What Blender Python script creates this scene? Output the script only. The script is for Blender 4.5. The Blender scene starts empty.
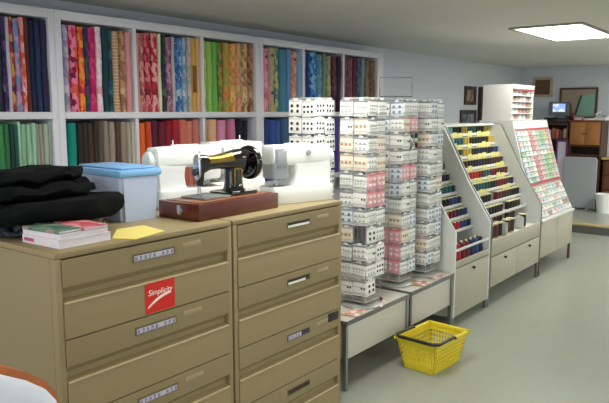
import bpy, bmesh, math, random
from mathutils import Vector, Matrix, noise as mnoise
random.seed(7)
R = math.radians
SC = bpy.context.scene
COL = SC.collection

# ------------------------------------------------------------------ camera
F = 650.0; CX, CY = 304.5, 201.5
PITCH = math.atan(89.5 / F); YAW = math.atan(510.5 / math.hypot(F, 89.5)); EYE = 1.6
cam_d = bpy.data.cameras.new('camera'); cam = bpy.data.objects.new('camera', cam_d); COL.objects.link(cam)
cam_d.sensor_fit = 'HORIZONTAL'; cam_d.sensor_width = 36.0; cam_d.lens = F / 609 * 36
cam_d.clip_start = 0.02
cam.location = (0, 0, EYE); cam.rotation_euler = (R(90) - PITCH, 0, YAW)
SC.camera = cam
VF = Vector((-math.sin(YAW) * math.cos(PITCH), math.cos(YAW) * math.cos(PITCH), -math.sin(PITCH)))
VR = Vector((math.cos(YAW), math.sin(YAW), 0)); VU = VR.cross(VF)
EYEP = Vector((0, 0, EYE))
def ray(x, y): return VF * F + VR * (x - CX) - VU * (y - CY)
def at_x(x, y, X): d = ray(x, y); return EYEP + d * (X / d.x)
def at_y(x, y, Y): d = ray(x, y); return EYEP + d * (Y / d.y)
def at_z(x, y, Z): d = ray(x, y); return EYEP + d * ((Z - EYE) / d.z)

# ------------------------------------------------------------------ world, light, exposure
w = bpy.data.worlds.new('world'); SC.world = w; w.use_nodes = True
w.node_tree.nodes['Background'].inputs[0].default_value = (0.75, 0.85, 1.0, 1)
w.node_tree.nodes['Background'].inputs[1].default_value = 0.02
SC.view_settings.view_transform = 'Standard'; SC.view_settings.look = 'None'
SC.view_settings.gamma = 1.0; SC.view_settings.use_curve_mapping = False
SC.view_settings.exposure = 0.2
LAMP_W = 17.5
LAMPS = [(-1.84, 6.25), (-1.85, 2.6), (-1.85, -0.4), (0.9, 6.25), (0.9, 2.6), (0.9, -0.4), (0.9, 9.4), (-0.55, 8.9)]  # last panel is unseen, added to brighten the far wall
GAIN = [1.0, .95, .35, 1.8, 1.6, 1.0, 2.6, 2.2]
CEIL = 2.32
for i, (x, y) in enumerate(LAMPS):
    ld = bpy.data.lights.new('troffer_light', 'AREA'); ld.shape = 'RECTANGLE'; ld.size = 0.52; ld.size_y = 1.12
    ld.energy = LAMP_W * GAIN[i]; ld.color = (1.0, 0.99, 0.93)
    lo = bpy.data.objects.new('troffer_light', ld); COL.objects.link(lo); lo.location = (x, y, CEIL - 0.03)

wl = bpy.data.lights.new('added_fill_light', 'AREA'); wl.shape = 'RECTANGLE'; wl.size = 5.8; wl.size_y = 1.45; wl.energy = 62.0; wl.color = (0.93, 0.97, 1.0)  # unseen frontal fill, added behind the viewer to light the room
wo = bpy.data.objects.new('added_fill_light', wl); COL.objects.link(wo); wo.location = (-0.4, -2.36, 1.35); wo.rotation_euler = (R(-90), 0, R(180))

# ------------------------------------------------------------------ materials
def lin(c):
    return tuple((v / 12.92 if v <= 0.04045 else ((v + 0.055) / 1.055) ** 2.4) for v in [k / 255 for k in c])
MC = {}
def mat(name, rgb, rough=0.5, metal=0.0, var=0.06, scale=20.0, bump=0.0, coat=0.0, emit=0.0, trans=0.0, alpha=1.0):
    if name in MC: return MC[name]
    m = bpy.data.materials.new(name); m.use_nodes = True; MC[name] = m
    nt = m.node_tree; b = nt.nodes['Principled BSDF']; c = lin(rgb)
    tc = nt.nodes.new('ShaderNodeTexCoord'); n = nt.nodes.new('ShaderNodeTexNoise')
    n.inputs['Scale'].default_value = scale; n.inputs['Detail'].default_value = 3
    nt.links.new(tc.outputs['Object'], n.inputs['Vector'])
    r = nt.nodes.new('ShaderNodeMix'); r.data_type = 'RGBA'
    r.inputs[6].default_value = tuple(max(0, v * (1 - var)) for v in c) + (1,)
    r.inputs[7].default_value = tuple(min(1, v * (1 + var)) for v in c) + (1,)
    nt.links.new(n.outputs['Fac'], r.inputs[0]); nt.links.new(r.outputs[2], b.inputs['Base Color'])
    b.inputs['Roughness'].default_value = rough; b.inputs['Metallic'].default_value = metal
    b.inputs['Coat Weight'].default_value = coat
    b.inputs['Transmission Weight'].default_value = trans
    b.inputs['Alpha'].default_value = alpha
    if emit:
        b.inputs['Emission Color'].default_value = c + (1,); b.inputs['Emission Strength'].default_value = emit
    if bump:
        bp = nt.nodes.new('ShaderNodeBump'); bp.inputs['Strength'].default_value = bump; bp.inputs['Distance'].default_value = 0.004
        nt.links.new(n.outputs['Fac'], bp.inputs['Height']); nt.links.new(bp.outputs['Normal'], b.inputs['Normal'])
    return m
def print_mat(name, cols, scale=60.0, stretch=1.0, kind='voronoi'):
    """patterned cloth: patches of several colours"""
    if name in MC: return MC[name]
    m = bpy.data.materials.new(name); m.use_nodes = True; MC[name] = m
    nt = m.node_tree; b = nt.nodes['Principled BSDF']; b.inputs['Roughness'].default_value = 0.85
    tc = nt.nodes.new('ShaderNodeTexCoord'); mp = nt.nodes.new('ShaderNodeMapping')
    mp.inputs['Scale'].default_value = (1, 1, stretch); nt.links.new(tc.outputs['Object'], mp.inputs[0])
    if kind == 'voronoi':
        t = nt.nodes.new('ShaderNodeTexVoronoi'); t.inputs['Scale'].default_value = scale
        sp = nt.nodes.new('ShaderNodeSeparateColor'); nt.links.new(t.outputs['Color'], sp.inputs[0]); out = sp.outputs[0]
    else:
        t = nt.nodes.new('ShaderNodeTexWave'); t.wave_type = 'BANDS'; t.bands_direction = 'Z'
        t.inputs['Scale'].default_value = scale; t.inputs['Distortion'].default_value = 1.0; out = t.outputs['Fac']
    nt.links.new(mp.outputs[0], t.inputs['Vector'])
    cr = nt.nodes.new('ShaderNodeValToRGB'); cr.color_ramp.interpolation = 'CONSTANT'
    el = cr.color_ramp.elements
    for k, c in enumerate(cols):
        e = el[k] if k < 2 else el.new(k / len(cols))
        e.position = k / len(cols); e.color = lin(c) + (1,)
    nt.links.new(out, cr.inputs[0]); nt.links.new(cr.outputs[0], b.inputs['Base Color'])
    return m
def card_mat(name, base, ink):
    """white hanging card with a few printed grey lines across its head and foot"""
    if name in MC: return MC[name]
    m = bpy.data.materials.new(name); m.use_nodes = True; MC[name] = m
    nt = m.node_tree; b = nt.nodes['Principled BSDF']; b.inputs['Roughness'].default_value = 0.35
    tc = nt.nodes.new('ShaderNodeTexCoord'); sp = nt.nodes.new('ShaderNodeSeparateXYZ'); nt.links.new(tc.outputs['Generated'], sp.inputs[0])
    cr = nt.nodes.new('ShaderNodeValToRGB'); cr.color_ramp.interpolation = 'CONSTANT'; el = cr.color_ramp.elements
    stops = [(0, base), (0.06, ink), (0.10, base), (0.14, ink), (0.18, base), (0.50, ink), (0.53, base), (0.78, ink), (0.90, base)]
    for k, (p, c) in enumerate(stops):
        e = el[k] if k < 2 else el.new(p)
        e.position = p; e.color = lin(c) + (1,)
    nt.links.new(sp.outputs[2], cr.inputs[0]); nt.links.new(cr.outputs[0], b.inputs['Base Color'])
    return m

# ------------------------------------------------------------------ mesh helpers
class MB:
    def __init__(s): s.bm = bmesh.new()
    def box(s, c, d, bev=0.0, seg=2, M=None):
        g = bmesh.ops.create_cube(s.bm, size=1.0)['verts']
        for v in g: v.co = Vector((c[0] + v.co.x * d[0], c[1] + v.co.y * d[1], c[2] + v.co.z * d[2]))
        if M is not None:
            for v in g: v.co = M @ v.co
        if bev > 0:
            es = list({e for v in g for e in v.link_edges})
            bmesh.ops.bevel(s.bm, geom=es, offset=bev, segments=seg, profile=0.5, affect='EDGES')
        return s
    def b2(s, x0, x1, y0, y1, z0, z1, bev=0.0, seg=2):
        return s.box(((x0 + x1) / 2, (y0 + y1) / 2, (z0 + z1) / 2), (abs(x1 - x0), abs(y1 - y0), abs(z1 - z0)), bev, seg)
    def ring(s, pts): return [s.bm.verts.new(p) for p in pts]
    def skin(s, rings, cap=True, closed=True):
        n = len(rings[0])
        for a, b in zip(rings[:-1], rings[1:]):
            for i in range(n if closed else n - 1):
                j = (i + 1) % n
                s.bm.faces.new((a[i], a[j], b[j], b[i]))
        if cap and closed:
            s.bm.faces.new(list(reversed(rings[0]))); s.bm.faces.new(rings[-1])
        return s
    def cyl(s, p0, p1, r0, r1=None, n=16):
        p0, p1 = Vector(p0), Vector(p1); r1 = r0 if r1 is None else r1
        d = (p1 - p0).normalized(); a = d.orthogonal().normalized(); b = d.cross(a)
        f = lambda p, r: s.ring([p + (a * math.cos(2 * math.pi * k / n) + b * math.sin(2 * math.pi * k / n)) * r for k in range(n)])
        return s.skin([f(p0, r0), f(p1, r1)])
    def tube(s, path, r, n=8):
        P = [Vector(p) for p in path]; rings = []
        up = None
        for i, p in enumerate(P):
            d = (P[min(i + 1, len(P) - 1)] - P[max(i - 1, 0)]).normalized()
            if up is None: up = d.orthogonal().normalized()
            a = (up - d * up.dot(d)).normalized(); up = a; b = d.cross(a)
            rings.append(s.ring([p + (a * math.cos(2 * math.pi * k / n) + b * math.sin(2 * math.pi * k / n)) * r for k in range(n)]))
        return s.skin(rings)
    def loft(s, secs, n=20, power=2.0, axis='X'):
        """secs: (t, cu, cv, ru, rv) superellipse sections along axis"""
        rings = []
        for t, cu, cv, ru, rv in secs:
            pts = []
            for k in range(n):
                a = 2 * math.pi * k / n; ca, sa = math.cos(a), math.sin(a)
                u = cu + ru * math.copysign(abs(ca) ** (2 / power), ca); v = cv + rv * math.copysign(abs(sa) ** (2 / power), sa)
                pts.append({'X': (t, u, v), 'Y': (u, t, v), 'Z': (u, v, t)}[axis])
            rings.append(s.ring(pts))
        return s.skin(rings)
    def lathe(s, prof, c=(0, 0, 0), n=20, axis='Z'):
        rings = []
        for r, z in prof:
            pts = []
            for k in range(n):
                a = 2 * math.pi * k / n; u, v = r * math.cos(a), r * math.sin(a)
                q = {'Z': (u, v, z), 'X': (z, u, v), 'Y': (u, z, v)}[axis]
                pts.append((c[0] + q[0], c[1] + q[1], c[2] + q[2]))
            rings.append(s.ring(pts))
        return s.skin(rings)
    def prism(s, pts, a, b, axis='Y'):
        f = {'Y': lambda u, v, t: (u, t, v), 'X': lambda u, v, t: (t, u, v), 'Z': lambda u, v, t: (u, v, t)}[axis]
        return s.skin([s.ring([f(u, v, a) for u, v in pts]), s.ring([f(u, v, b) for u, v in pts])])
    def torus(s, c, R0, r, axis='X', n=32, m=10):
        rings = []
        for k in range(n):
            A = 2 * math.pi * k / n; pts = []
            for j in range(m):
                B_ = 2 * math.pi * j / m; q = R0 + r * math.cos(B_); h = r * math.sin(B_)
                u, v = q * math.cos(A), q * math.sin(A)
                o = {'X': (h, u, v), 'Y': (u, h, v), 'Z': (u, v, h)}[axis]
                pts.append((c[0] + o[0], c[1] + o[1], c[2] + o[2]))
            rings.append(s.ring(pts))
        rings.append(rings[0]); return s.skin(rings, cap=False)
    def build(s, name, m, parent=None, loc=None, rot=None, smooth=35):
        bmesh.ops.recalc_face_normals(s.bm, faces=s.bm.faces[:])
        me = bpy.data.meshes.new(name); s.bm.to_mesh(me); s.bm.free()
        if m: me.materials.append(m)
        if smooth:
            for p in me.polygons: p.use_smooth = True
            me.set_sharp_from_angle(angle=R(smooth))
        o = bpy.data.objects.new(name, me); COL.objects.link(o)
        if parent: o.parent = parent
        if loc: o.location = loc
        if rot: o.rotation_euler = rot
        return o
def tag(o, label, cat, group=None, kind=None):
    o['label'] = label; o['category'] = cat
    if group: o['group'] = group
    if kind: o['kind'] = kind
    return o
def thing(name, label, cat, loc=(0, 0, 0), rz=0.0, group=None):
    o = bpy.data.objects.new(name, None); COL.objects.link(o); o.empty_display_size = 0.05
    o.location = loc; o.rotation_euler = (0, 0, rz)
    return tag(o, label, cat, group)
def dup(root, loc, rot=None, label=None, group=None):
    r = root.copy(); COL.objects.link(r); r.location = loc
    if rot is not None: r.rotation_euler = rot
    if label: r['label'] = label
    if group: r['group'] = group
    for ch in list(root.children):
        c = ch.copy(); COL.objects.link(c); c.parent = r
        for g in list(ch.children):
            d = g.copy(); COL.objects.link(d); d.parent = c
    return r
def struct(o): o['kind'] = 'structure'; return o
ORD = ['first', 'second', 'third', 'fourth', 'fifth', 'sixth', 'seventh', 'eighth', 'ninth', 'tenth', 'eleventh', 'twelfth',
       'thirteenth', 'fourteenth', 'fifteenth', 'sixteenth', 'seventeenth', 'eighteenth', 'nineteenth', 'twentieth',
       'twenty-first', 'twenty-second', 'twenty-third', 'twenty-fourth', 'twenty-fifth', 'twenty-sixth']
NUM = ['one', 'two', 'three', 'four', 'five', 'six', 'seven', 'eight', 'nine', 'ten', 'eleven', 'twelve', 'thirteen']

# ------------------------------------------------------------------ palette
TAN = mat('tan_enamel', (142, 126, 90), 0.42, 0, 0.03, 6)
TAN2 = mat('tan_enamel_recess', (140, 124, 88), 0.5, 0, 0.03, 6)
WALLP = mat('pale_blue_wall_paint', (212, 217, 226), 0.85, 0, 0.02, 4, 0.05)
CEILP = mat('ceiling_paint', (214, 214, 206), 0.9, 0, 0.03, 3, 0.1)
WHITE = mat('white_laminate', (214, 214, 208), 0.45, 0, 0.02, 8)
SHELFW = mat('shelf_white', (220, 220, 228), 0.5, 0, 0.02, 8)
PLASTW = mat('white_plastic', (232, 235, 232), 0.3, 0, 0.01, 8)
GREYP = mat('grey_plastic', (150, 154, 160), 0.35)
DARK = mat('dark_plastic', (28, 28, 30), 0.4)
METAL = mat('brushed_steel', (150, 152, 150), 0.35, 0.8)
CHROME = mat('chrome', (200, 200, 200), 0.18, 1.0)
PAPER = mat('white_paper', (226, 226, 224), 0.7)

# ------------------------------------------------------------------ room
XL, XR, YB, YF = -3.95, 3.2, -2.2, 11.0
def vinyl():
    m = bpy.data.materials.new('vinyl_tile'); m.use_nodes = True; nt = m.node_tree; b = nt.nodes['Principled BSDF']
    tc = nt.nodes.new('ShaderNodeTexCoord')
    br = nt.nodes.new('ShaderNodeTexBrick'); br.offset = 0.0; br.inputs['Scale'].default_value = 1.0
    br.inputs['Brick Width'].default_value = 0.305; br.inputs['Row Height'].default_value = 0.305
    br.inputs['Mortar Size'].default_value = 0.0012; br.inputs['Mortar Smooth'].default_value = 0.3
    br.inputs['Color1'].default_value = lin((151, 155, 143)) + (1,); br.inputs['Color2'].default_value = lin((147, 151, 139)) + (1,)
    br.inputs['Mortar'].default_value = lin((141, 145, 132)) + (1,)
    nt.links.new(tc.outputs['Object'], br.inputs['Vector'])
    n = nt.nodes.new('ShaderNodeTexNoise'); n.inputs['Scale'].default_value = 14; n.inputs['Detail'].default_value = 6
    nt.links.new(tc.outputs['Object'], n.inputs['Vector'])
    mx = nt.nodes.new('ShaderNodeMix'); mx.data_type = 'RGBA'; mx.blend_type = 'MULTIPLY'; mx.inputs[0].default_value = 0.15
    nt.links.new(br.outputs['Color'], mx.inputs[6]); nt.links.new(n.outputs['Color'], mx.inputs[7])
    nt.links.new(mx.outputs[2], b.inputs['Base Color']); b.inputs['Roughness'].default_value = 0.28
    return m
VINYL = vinyl()
struct(MB().b2(XL - .1, XR + .1, YB - .1, YF + .1, -0.1, 0).build('floor', VINYL))
struct(MB().b2(XL - .1, XR + .1, YB - .1, YF + .1, CEIL, CEIL + 0.1).build('ceiling', CEILP))
struct(MB().b2(XL - .1, XL, YB, YF, 0, CEIL).build('wall_left', WALLP))
struct(MB().b2(XR, XR + .1, YB, YF, 0, CEIL).build('wall_right', WALLP))
struct(MB().b2(XL, XR, YF, YF + .1, 0, CEIL).build('wall_far', WALLP))
WX0, WX1, WZ0, WZ1 = -3.4, 2.6, .6, 2.1
struct(MB().b2(XL, WX0, YB - .1, YB, 0, CEIL).b2(WX1, XR, YB - .1, YB, 0, CEIL).b2(WX0, WX1, YB - .1, YB, 0, WZ0).b2(WX0, WX1, YB - .1, YB, WZ1, CEIL).build('wall_back', WALLP))
wf = MB(); FWc = .04
wf.b2(WX0, WX1, YB - .08, YB - .02, WZ0, WZ0 + FWc).b2(WX0, WX1, YB - .08, YB - .02, WZ1 - FWc, WZ1)
for k in range(5):
    xk = WX0 + (WX1 - WX0 - FWc) * k / 4; wf.b2(xk, xk + FWc, YB - .08, YB - .02, WZ0 + FWc, WZ1 - FWc)
struct(wf.build('added_window_1', mat('added_window_frame', (200, 200, 196), .5)))  # unseen window, added to go with the frontal fill light
# raised floor at the far end
YS, ZS = 9.0, 0.13
struct(MB().b2(XL, XR, YS, YF, 0, ZS - 0.03).build('platform_riser', mat('grey_riser', (92, 94, 92), 0.8)))
struct(MB().b2(XL, XR, YS + 0.1, YF, ZS - 0.03, ZS).build('platform_floor', VINYL))
struct(MB().b2(XL, XR, YS - 0.02, YS + 0.1, ZS - 0.03, ZS, 0.008).build('platform_nosing', mat('tan_nosing', (186, 166, 120), 0.5)))
struct(MB().b2(XL, XL + .012, 6.2, YS - 0.03, 0, 0.1).build('baseboard_left', mat('baseboard_paint', (160, 160, 155), 0.6)))
struct(MB().b2(XL, XR, YF - .012, YF, ZS, ZS + 0.1).build('baseboard_far', MC['baseboard_paint']))

# ------------------------------------------------------------------ ceiling lights
GLOW = mat('lit_diffuser', (255, 253, 244), 0.5, emit=6.0)
names = ['white recessed fluorescent ceiling light panel above the far end of the aisle', 'recessed fluorescent ceiling panel above the tan cabinets',
         'recessed fluorescent ceiling panel behind the viewer by the fabric wall', 'recessed fluorescent ceiling panel right of the aisle, far side',
         'recessed fluorescent ceiling panel right of the aisle, middle', 'recessed fluorescent ceiling panel right of the aisle, behind the viewer',
         'recessed fluorescent ceiling panel over the far right work area', 'unseen ceiling panel added right of the frame to brighten the far wall']
for (x, y), nm in zip(LAMPS, names):
    t = thing('ceiling_light', nm, 'ceiling light', (x, y, CEIL), 0, 'ceiling light panels')
    fr = MB()
    for sx in (-1, 1): fr.box((sx * 0.295, 0, -0.008), (0.03, 1.25, 0.016), 0.003)
    for sy in (-1, 1): fr.box((0, sy * 0.61, -0.008), (0.56, 0.03, 0.016), 0.003)
    fr.build('frame', mat('light_frame', (150, 150, 140), 0.5), t)
    for s in (-1, 1): MB().box((s * 0.14, 0, -0.006), (0.277, 1.19, 0.008), 0.002).build('diffuser', GLOW, t)

# ------------------------------------------------------------------ fabric shelving on the left wall
FX = -3.70                    # face of the shelving
Z_TOP, Z_MID, Z_LOW, ST = 2.163, 1.60, 1.0, 0.043
def yx(px): return at_x(px + 1.2, 90, FX).y
U1, U2 = yx(56.5), yx(258.8)
UNITS = [('left', -0.2, U1 - .001, []), ('middle', U1, U2 - .001, [yx(135.5), yx(202.5)]), ('right', U2, yx(382), [yx(303), yx(342.8)])]
UNIT_LABEL = {'left': 'white fabric shelving unit cut off by the left edge of the view',
              'middle': 'white three-bay fabric shelving unit behind the sewing machines',
              'right': 'white fabric shelving unit ending at the bare wall beside the card racks'}
BAYS = []
for nm, y0, y1, divs in UNITS:
    t = thing('shelving_unit', UNIT_LABEL[nm], 'shelving', (FX, y0, 0), 0, 'white fabric shelving units')
    W = y1 - y0; D = XL + 0.005 - FX
    end_l, end_r = {'left': (.04, U1 - yx(50.5)), 'middle': (yx(63) - U1, U2 - yx(255)), 'right': (yx(262.5) - U2, yx(382) - yx(376.3))}[nm]
    MB().b2(D, 0, 0, end_l, 0, 2.218, .002).build('side_panel', SHELFW, t)
    MB().b2(D, 0, W - end_r, W, 0, 2.218, .002).build('side_panel', SHELFW, t)
    MB().b2(D, 0, end_l, W - end_r, Z_TOP, 2.218, .002).build('top_panel', SHELFW, t)
    for z in (Z_MID, Z_LOW, 0.44): MB().b2(D, 0, end_l, W - end_r, z - ST, z, .002).build('shelf', SHELFW, t)
    MB().b2(D, -0.02, end_l, W - end_r, 0, 0.09).build('plinth', SHELFW, t)
    MB().b2(D, D + 0.008, end_l, W - end_r, 0.1, Z_TOP).build('back_panel', SHELFW, t)
    edges = [end_l] + [d - y0 for d in divs] + [W - end_r]
    for d in divs:
        for a, b in ((Z_MID, Z_TOP), (Z_LOW, Z_MID - ST)):
            MB().b2(D + .01, -0.004, d - y0 - 0.012, d - y0 + 0.012, a, b).build('divider', SHELFW, t)
    for a, b in zip(edges[:-1], edges[1:]): BAYS.append((y0 + a + (.012 if a != end_l else 0), y0 + b - (.012 if b != W - end_r else 0)))

# bolts: (pixel column from, to, colour or pattern, colour words, lean)
def P(n, *cols, s=45, k='voronoi', st=0.6): return print_mat('cloth_' + n, cols, s, st, k)
def C(n, rgb): return mat('cloth_' + n, rgb, 0.9, 0, 0.12, 60, 0.15)
UP = [
 [(-14,-8,C('slate_blue',(64,76,110)),'slate blue'),(-8,-2,C('plum_dark',(70,40,70)),'dark plum'),(-2,4,P('dkfloral',(20,34,44),(50,30,70),(20,50,56)),'dark teal floral'),(4,9,P('purpledk',(60,40,90),(30,30,60),(110,80,120)),'purple print'),(9,13,C('lilacwhite',(190,180,205)),'pale lilac'),(13,18,P('redmix',(170,50,50),(210,150,70),(90,30,60)),'red and gold print'),(18,24,P('bluelil',(110,140,190),(190,150,190),(150,120,170)),'blue and lilac print'),(24,28,P('pinkor',(230,150,150),(215,90,60),(235,190,190)),'coral pink print'),(28,32,C('maroonbrown',(92,42,44)),'maroon brown'),(32,38,C('navydark',(24,34,62)),'very dark navy'),(38,44,C('navy',(34,50,86)),'navy blue'),(44,50,C('inkpurple',(44,38,72)),'inky purple')],
 [(64,72,P('lilacgrey',(170,160,185),(140,130,160),(200,190,205)),'lilac grey print'),(72,81,P('magfloral',(214,50,110),(240,130,160),(120,20,60),(230,90,60)),'magenta floral'),(81,87,P('orfloral',(224,90,50),(240,150,60),(190,40,70)),'orange red floral'),(87,92,P('bluegr',(30,50,90),(40,90,70),(90,60,110)),'blue green floral'),(92,99,P('fuchsia',(196,24,100),(220,60,130),(170,20,80)),'fuchsia'),(99,105,P('pinkwhite',(235,200,210),(240,225,228),(225,160,180)),'pale pink and white'),(105,110,C('darkteal',(22,62,76)),'dark teal'),(110,115,P('bluegreen2',(30,80,110),(30,60,60),(60,110,120)),'blue teal print'),(115,122,P('tancheck',(196,160,120),(120,90,70),(220,190,150),s=24,k='wave'),'tan striped check'),(122,128,P('tanbrown',(186,140,110),(150,100,80),(205,170,140)),'brown tan print'),(128,135,C('rosepink',(216,150,150)),'rose pink')],
 [(136.5,142,C('dustypink',(206,150,146)),'dusty pink'),(142,147,P('brickpink',(180,100,100),(210,150,140),(140,70,76)),'brick pink print'),(147,153.5,P('redfl',(176,36,60),(220,120,130),(130,20,40)),'red floral'),(153.5,160,P('redfl2',(186,44,66),(232,160,160),(150,26,50)),'crimson floral'),(160,163.5,C('cream',(228,218,190)),'cream'),(163.5,168,P('greennavy',(26,66,52),(30,40,70),(60,110,80)),'dark green and navy print'),(168,174,P('mauvefl',(150,90,120),(190,140,160),(110,60,90)),'mauve floral'),(174,177,C('greywhite',(190,186,192)),'grey white'),(177,184,P('bluepr',(80,130,190),(50,90,150),(170,190,215)),'bright blue print'),(184,189,P('ltblue',(150,186,205),(120,150,190),(200,215,220)),'light blue print'),(189,193,P('pinkgreen',(200,170,170),(150,170,140),(215,190,190)),'pink and sage print'),(193,198,C('goldtan',(214,168,84)),'golden tan'),(198,202,C('peachtan',(224,176,120)),'peach tan')],
 [(203.5,209,P('lime',(196,196,110),(170,180,90),(215,210,140)),'olive lime print'),(209,214,C('lightgreen',(150,196,96)),'light lime green'),(214,220,C('green',(110,176,84)),'leaf green'),(220,225,P('olivegr',(110,120,60),(150,150,70),(90,100,50)),'olive green print'),(225,231,P('orgreen',(206,150,80),(140,160,80),(220,120,70)),'orange and green print'),(231,237,P('gold',(222,170,90),(206,140,70),(236,196,120)),'gold print'),(237,243,P('tanpink',(214,176,130),(220,140,120),(190,150,100)),'tan and coral print'),(243,249,P('wheat',(206,176,130),(160,120,90),(225,200,160)),'wheat print'),(249,254.5,P('browntan',(176,130,90),(120,80,60),(200,160,120)),'brown tan print')],
 [(263.5,270,P('pinkdots',(222,130,160),(236,160,184),(206,100,136)),'pink print'),(270,276,P('taupegr',(196,166,140),(160,170,130),(210,150,140)),'taupe floral'),(276,281,P('tealyel',(90,140,130),(190,190,120),(70,120,130)),'teal and yellow print'),(281,288,C('tealblue',(80,136,160)),'teal blue'),(288,292,C('skyblue',(100,150,200)),'sky blue'),(292,298,P('salmon',(216,156,136),(200,130,110),(226,180,160)),'salmon print'),(298,302.5,C('paleblue',(130,170,210)),'pale blue')],
 [(303.5,307,P('lilblue',(150,150,196),(170,160,190),(120,120,180)),'lilac blue print'),(307,311,C('royaldk',(40,60,120)),'dark royal blue'),(311,318,P('aquapr',(60,130,200),(130,186,220),(40,90,160)),'aqua blue print'),(318,324,P('bluegr3',(80,130,180),(100,150,150),(130,170,200)),'blue green print'),(324,328,C('sagegrey',(120,140,120)),'sage grey'),(328,333,P('moss',(140,150,110),(170,170,130),(110,120,90)),'moss print'),(333,338,P('wine',(90,44,60),(120,60,70),(60,30,50)),'dark wine print'),(338,342,C('aubergine',(60,36,60)),'aubergine')],
 [(343.6,348,P('brownwine',(110,70,70),(130,80,76),(90,56,60)),'brown wine print'),(348,354,P('mauvedk',(120,70,90),(100,56,76),(140,90,104)),'dark mauve print'),(354,358,C('burgundy',(96,40,52)),'burgundy'),(358,362,P('slatebl',(70,80,110),(90,100,130),(60,60,90)),'slate blue print'),(362,366,C('greyteal',(110,140,150)),'grey teal'),(366,371,P('olivebr',(110,100,70),(130,110,80),(90,80,60)),'olive brown print'),(371,376,P('chestnut',(120,86,66),(100,70,56),(140,104,80)),'chestnut print')]]
LO = [
 [(-10,-4,C('forest',(40,90,60)),'forest green'),(-4,2,C('grassgr',(60,130,80)),'grass green'),(2,8,C('kelly',(50,110,72)),'kelly green'),(8,12,C('deepgreen',(24,62,52)),'deep green'),(12,16,C('spruce',(40,80,80)),'dark spruce'),(16,19.5,C('mintlight',(160,210,170)),'bright mint'),(19.5,25,C('sagemint',(140,180,150)),'sage mint'),(25,30,C('mint2',(150,190,164)),'soft mint'),(30,34,C('mint3',(156,204,172)),'cool mint'),(34,38,C('greybeige',(150,152,136)),'grey beige'),(38,42,C('stone',(160,150,136)),'stone'),(42,47,C('palesage',(164,180,160)),'pale sage'),(47,50,C('greygreen',(150,170,160)),'grey green')],
 [(65,75,C('teal',(0,136,122)),'teal',-.022),(76.5,82,C('blackbrown',(46,40,36)),'black brown'),(82,87,C('espresso',(52,44,40)),'espresso'),(87,93,C('darkbrown',(64,50,42)),'dark brown'),(93,98,C('cocoa',(58,46,38)),'dark cocoa'),(98,103,C('umber',(96,82,72)),'umber'),(103,109,C('taupe',(140,126,114)),'taupe'),(109,115,C('taupe2',(156,142,128)),'light taupe'),(115,120,C('mocha',(80,66,56)),'mocha'),(120,126,C('khaki',(150,136,118)),'khaki taupe'),(126,131.5,C('greystone',(164,160,148)),'grey stone'),(131.5,135,C('palecream',(206,196,176)),'pale cream')],
 [(137.5,145,C('orange',(226,100,36)),'bright orange',-.02),(146.5,152,C('rust',(196,76,36)),'rust orange'),(152,159,C('plum',(92,30,56)),'plum'),(159,166,C('plum2',(104,30,50)),'reddish plum'),(166,173,C('redwine',(148,26,46)),'wine red'),(173,180,C('crimson',(170,32,50)),'crimson'),(180,187,C('coral',(204,110,96)),'dusty coral'),(187,194,C('coral2',(212,130,112)),'light coral'),(194,201,C('coral3',(198,120,106)),'muted coral')],
 [(204,210,C('tanrose',(186,150,124)),'rosy tan'),(210,218,C('peach',(226,180,144)),'peach'),(219.5,228,C('pinkmauve',(212,140,170)),'pink mauve'),(230.5,237,C('orchid',(206,120,160)),'orchid pink'),(237.5,244,C('blacknavy',(22,24,38)),'black navy'),(244,249,C('blacknavy2',(26,28,44)),'midnight navy')],
 [(264.5,270,C('blue1',(46,66,130)),'indigo blue'),(270,277,C('blue2',(50,84,160)),'royal blue'),(277,283,C('blue3',(66,100,160)),'denim blue'),(283,290,C('blue4',(70,104,150)),'steel blue'),(290,297,C('blue5',(84,120,160)),'dusty blue')],
 [(336.5,341.5,C('violet',(80,66,150)),'violet')],
 []]
BAYN = ['leftmost bay', 'second bay from left', 'third bay from left', 'fourth bay from left', 'fifth bay from left', 'sixth bay from left', 'right end bay']
def bolt(y0, y1, z, h, m, label, group, lean=0.0):
    t = max(0.02, (y1 - y0) * 0.94); dep = 0.2
    mb = MB(); rings = []
    rr = min(t * 0.5, 0.035); ph = random.random() * 6
    prof = [(-dep, -t / 2), (-dep, t / 2), (-rr, t / 2), (-rr * .55, t * 0.46), (-rr * .2, t * .30), (-.002, t * 0.1), (-rr * .12, 0.0), (-.001, -t * 0.12), (-rr * .2, -t * .30), (-rr * .55, -t * .46), (-rr, -t / 2)]
    for k in range(7):
        zz = h * k / 6; dx = 0.004 * math.sin(ph + k * 1.3)
        rings.append(mb.ring([(u + (dx if u > -.1 else 0), v * (1 - 0.03 * (k in (0, 6))), zz) for u, v in prof]))
    mb.skin(rings)
    c = h * math.sin(abs(lean)) if lean else 0
    yc = (y0 + y1) / 2
    o = mb.build('fabric_bolt', m, None, (FX - random.uniform(0.012, 0.026), yc, z + .0012 + abs(t / 2 * math.sin(lean))), (lean * 1.0, 0, 0), 50)
    return tag(o, label, 'fabric bolt', group)
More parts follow.
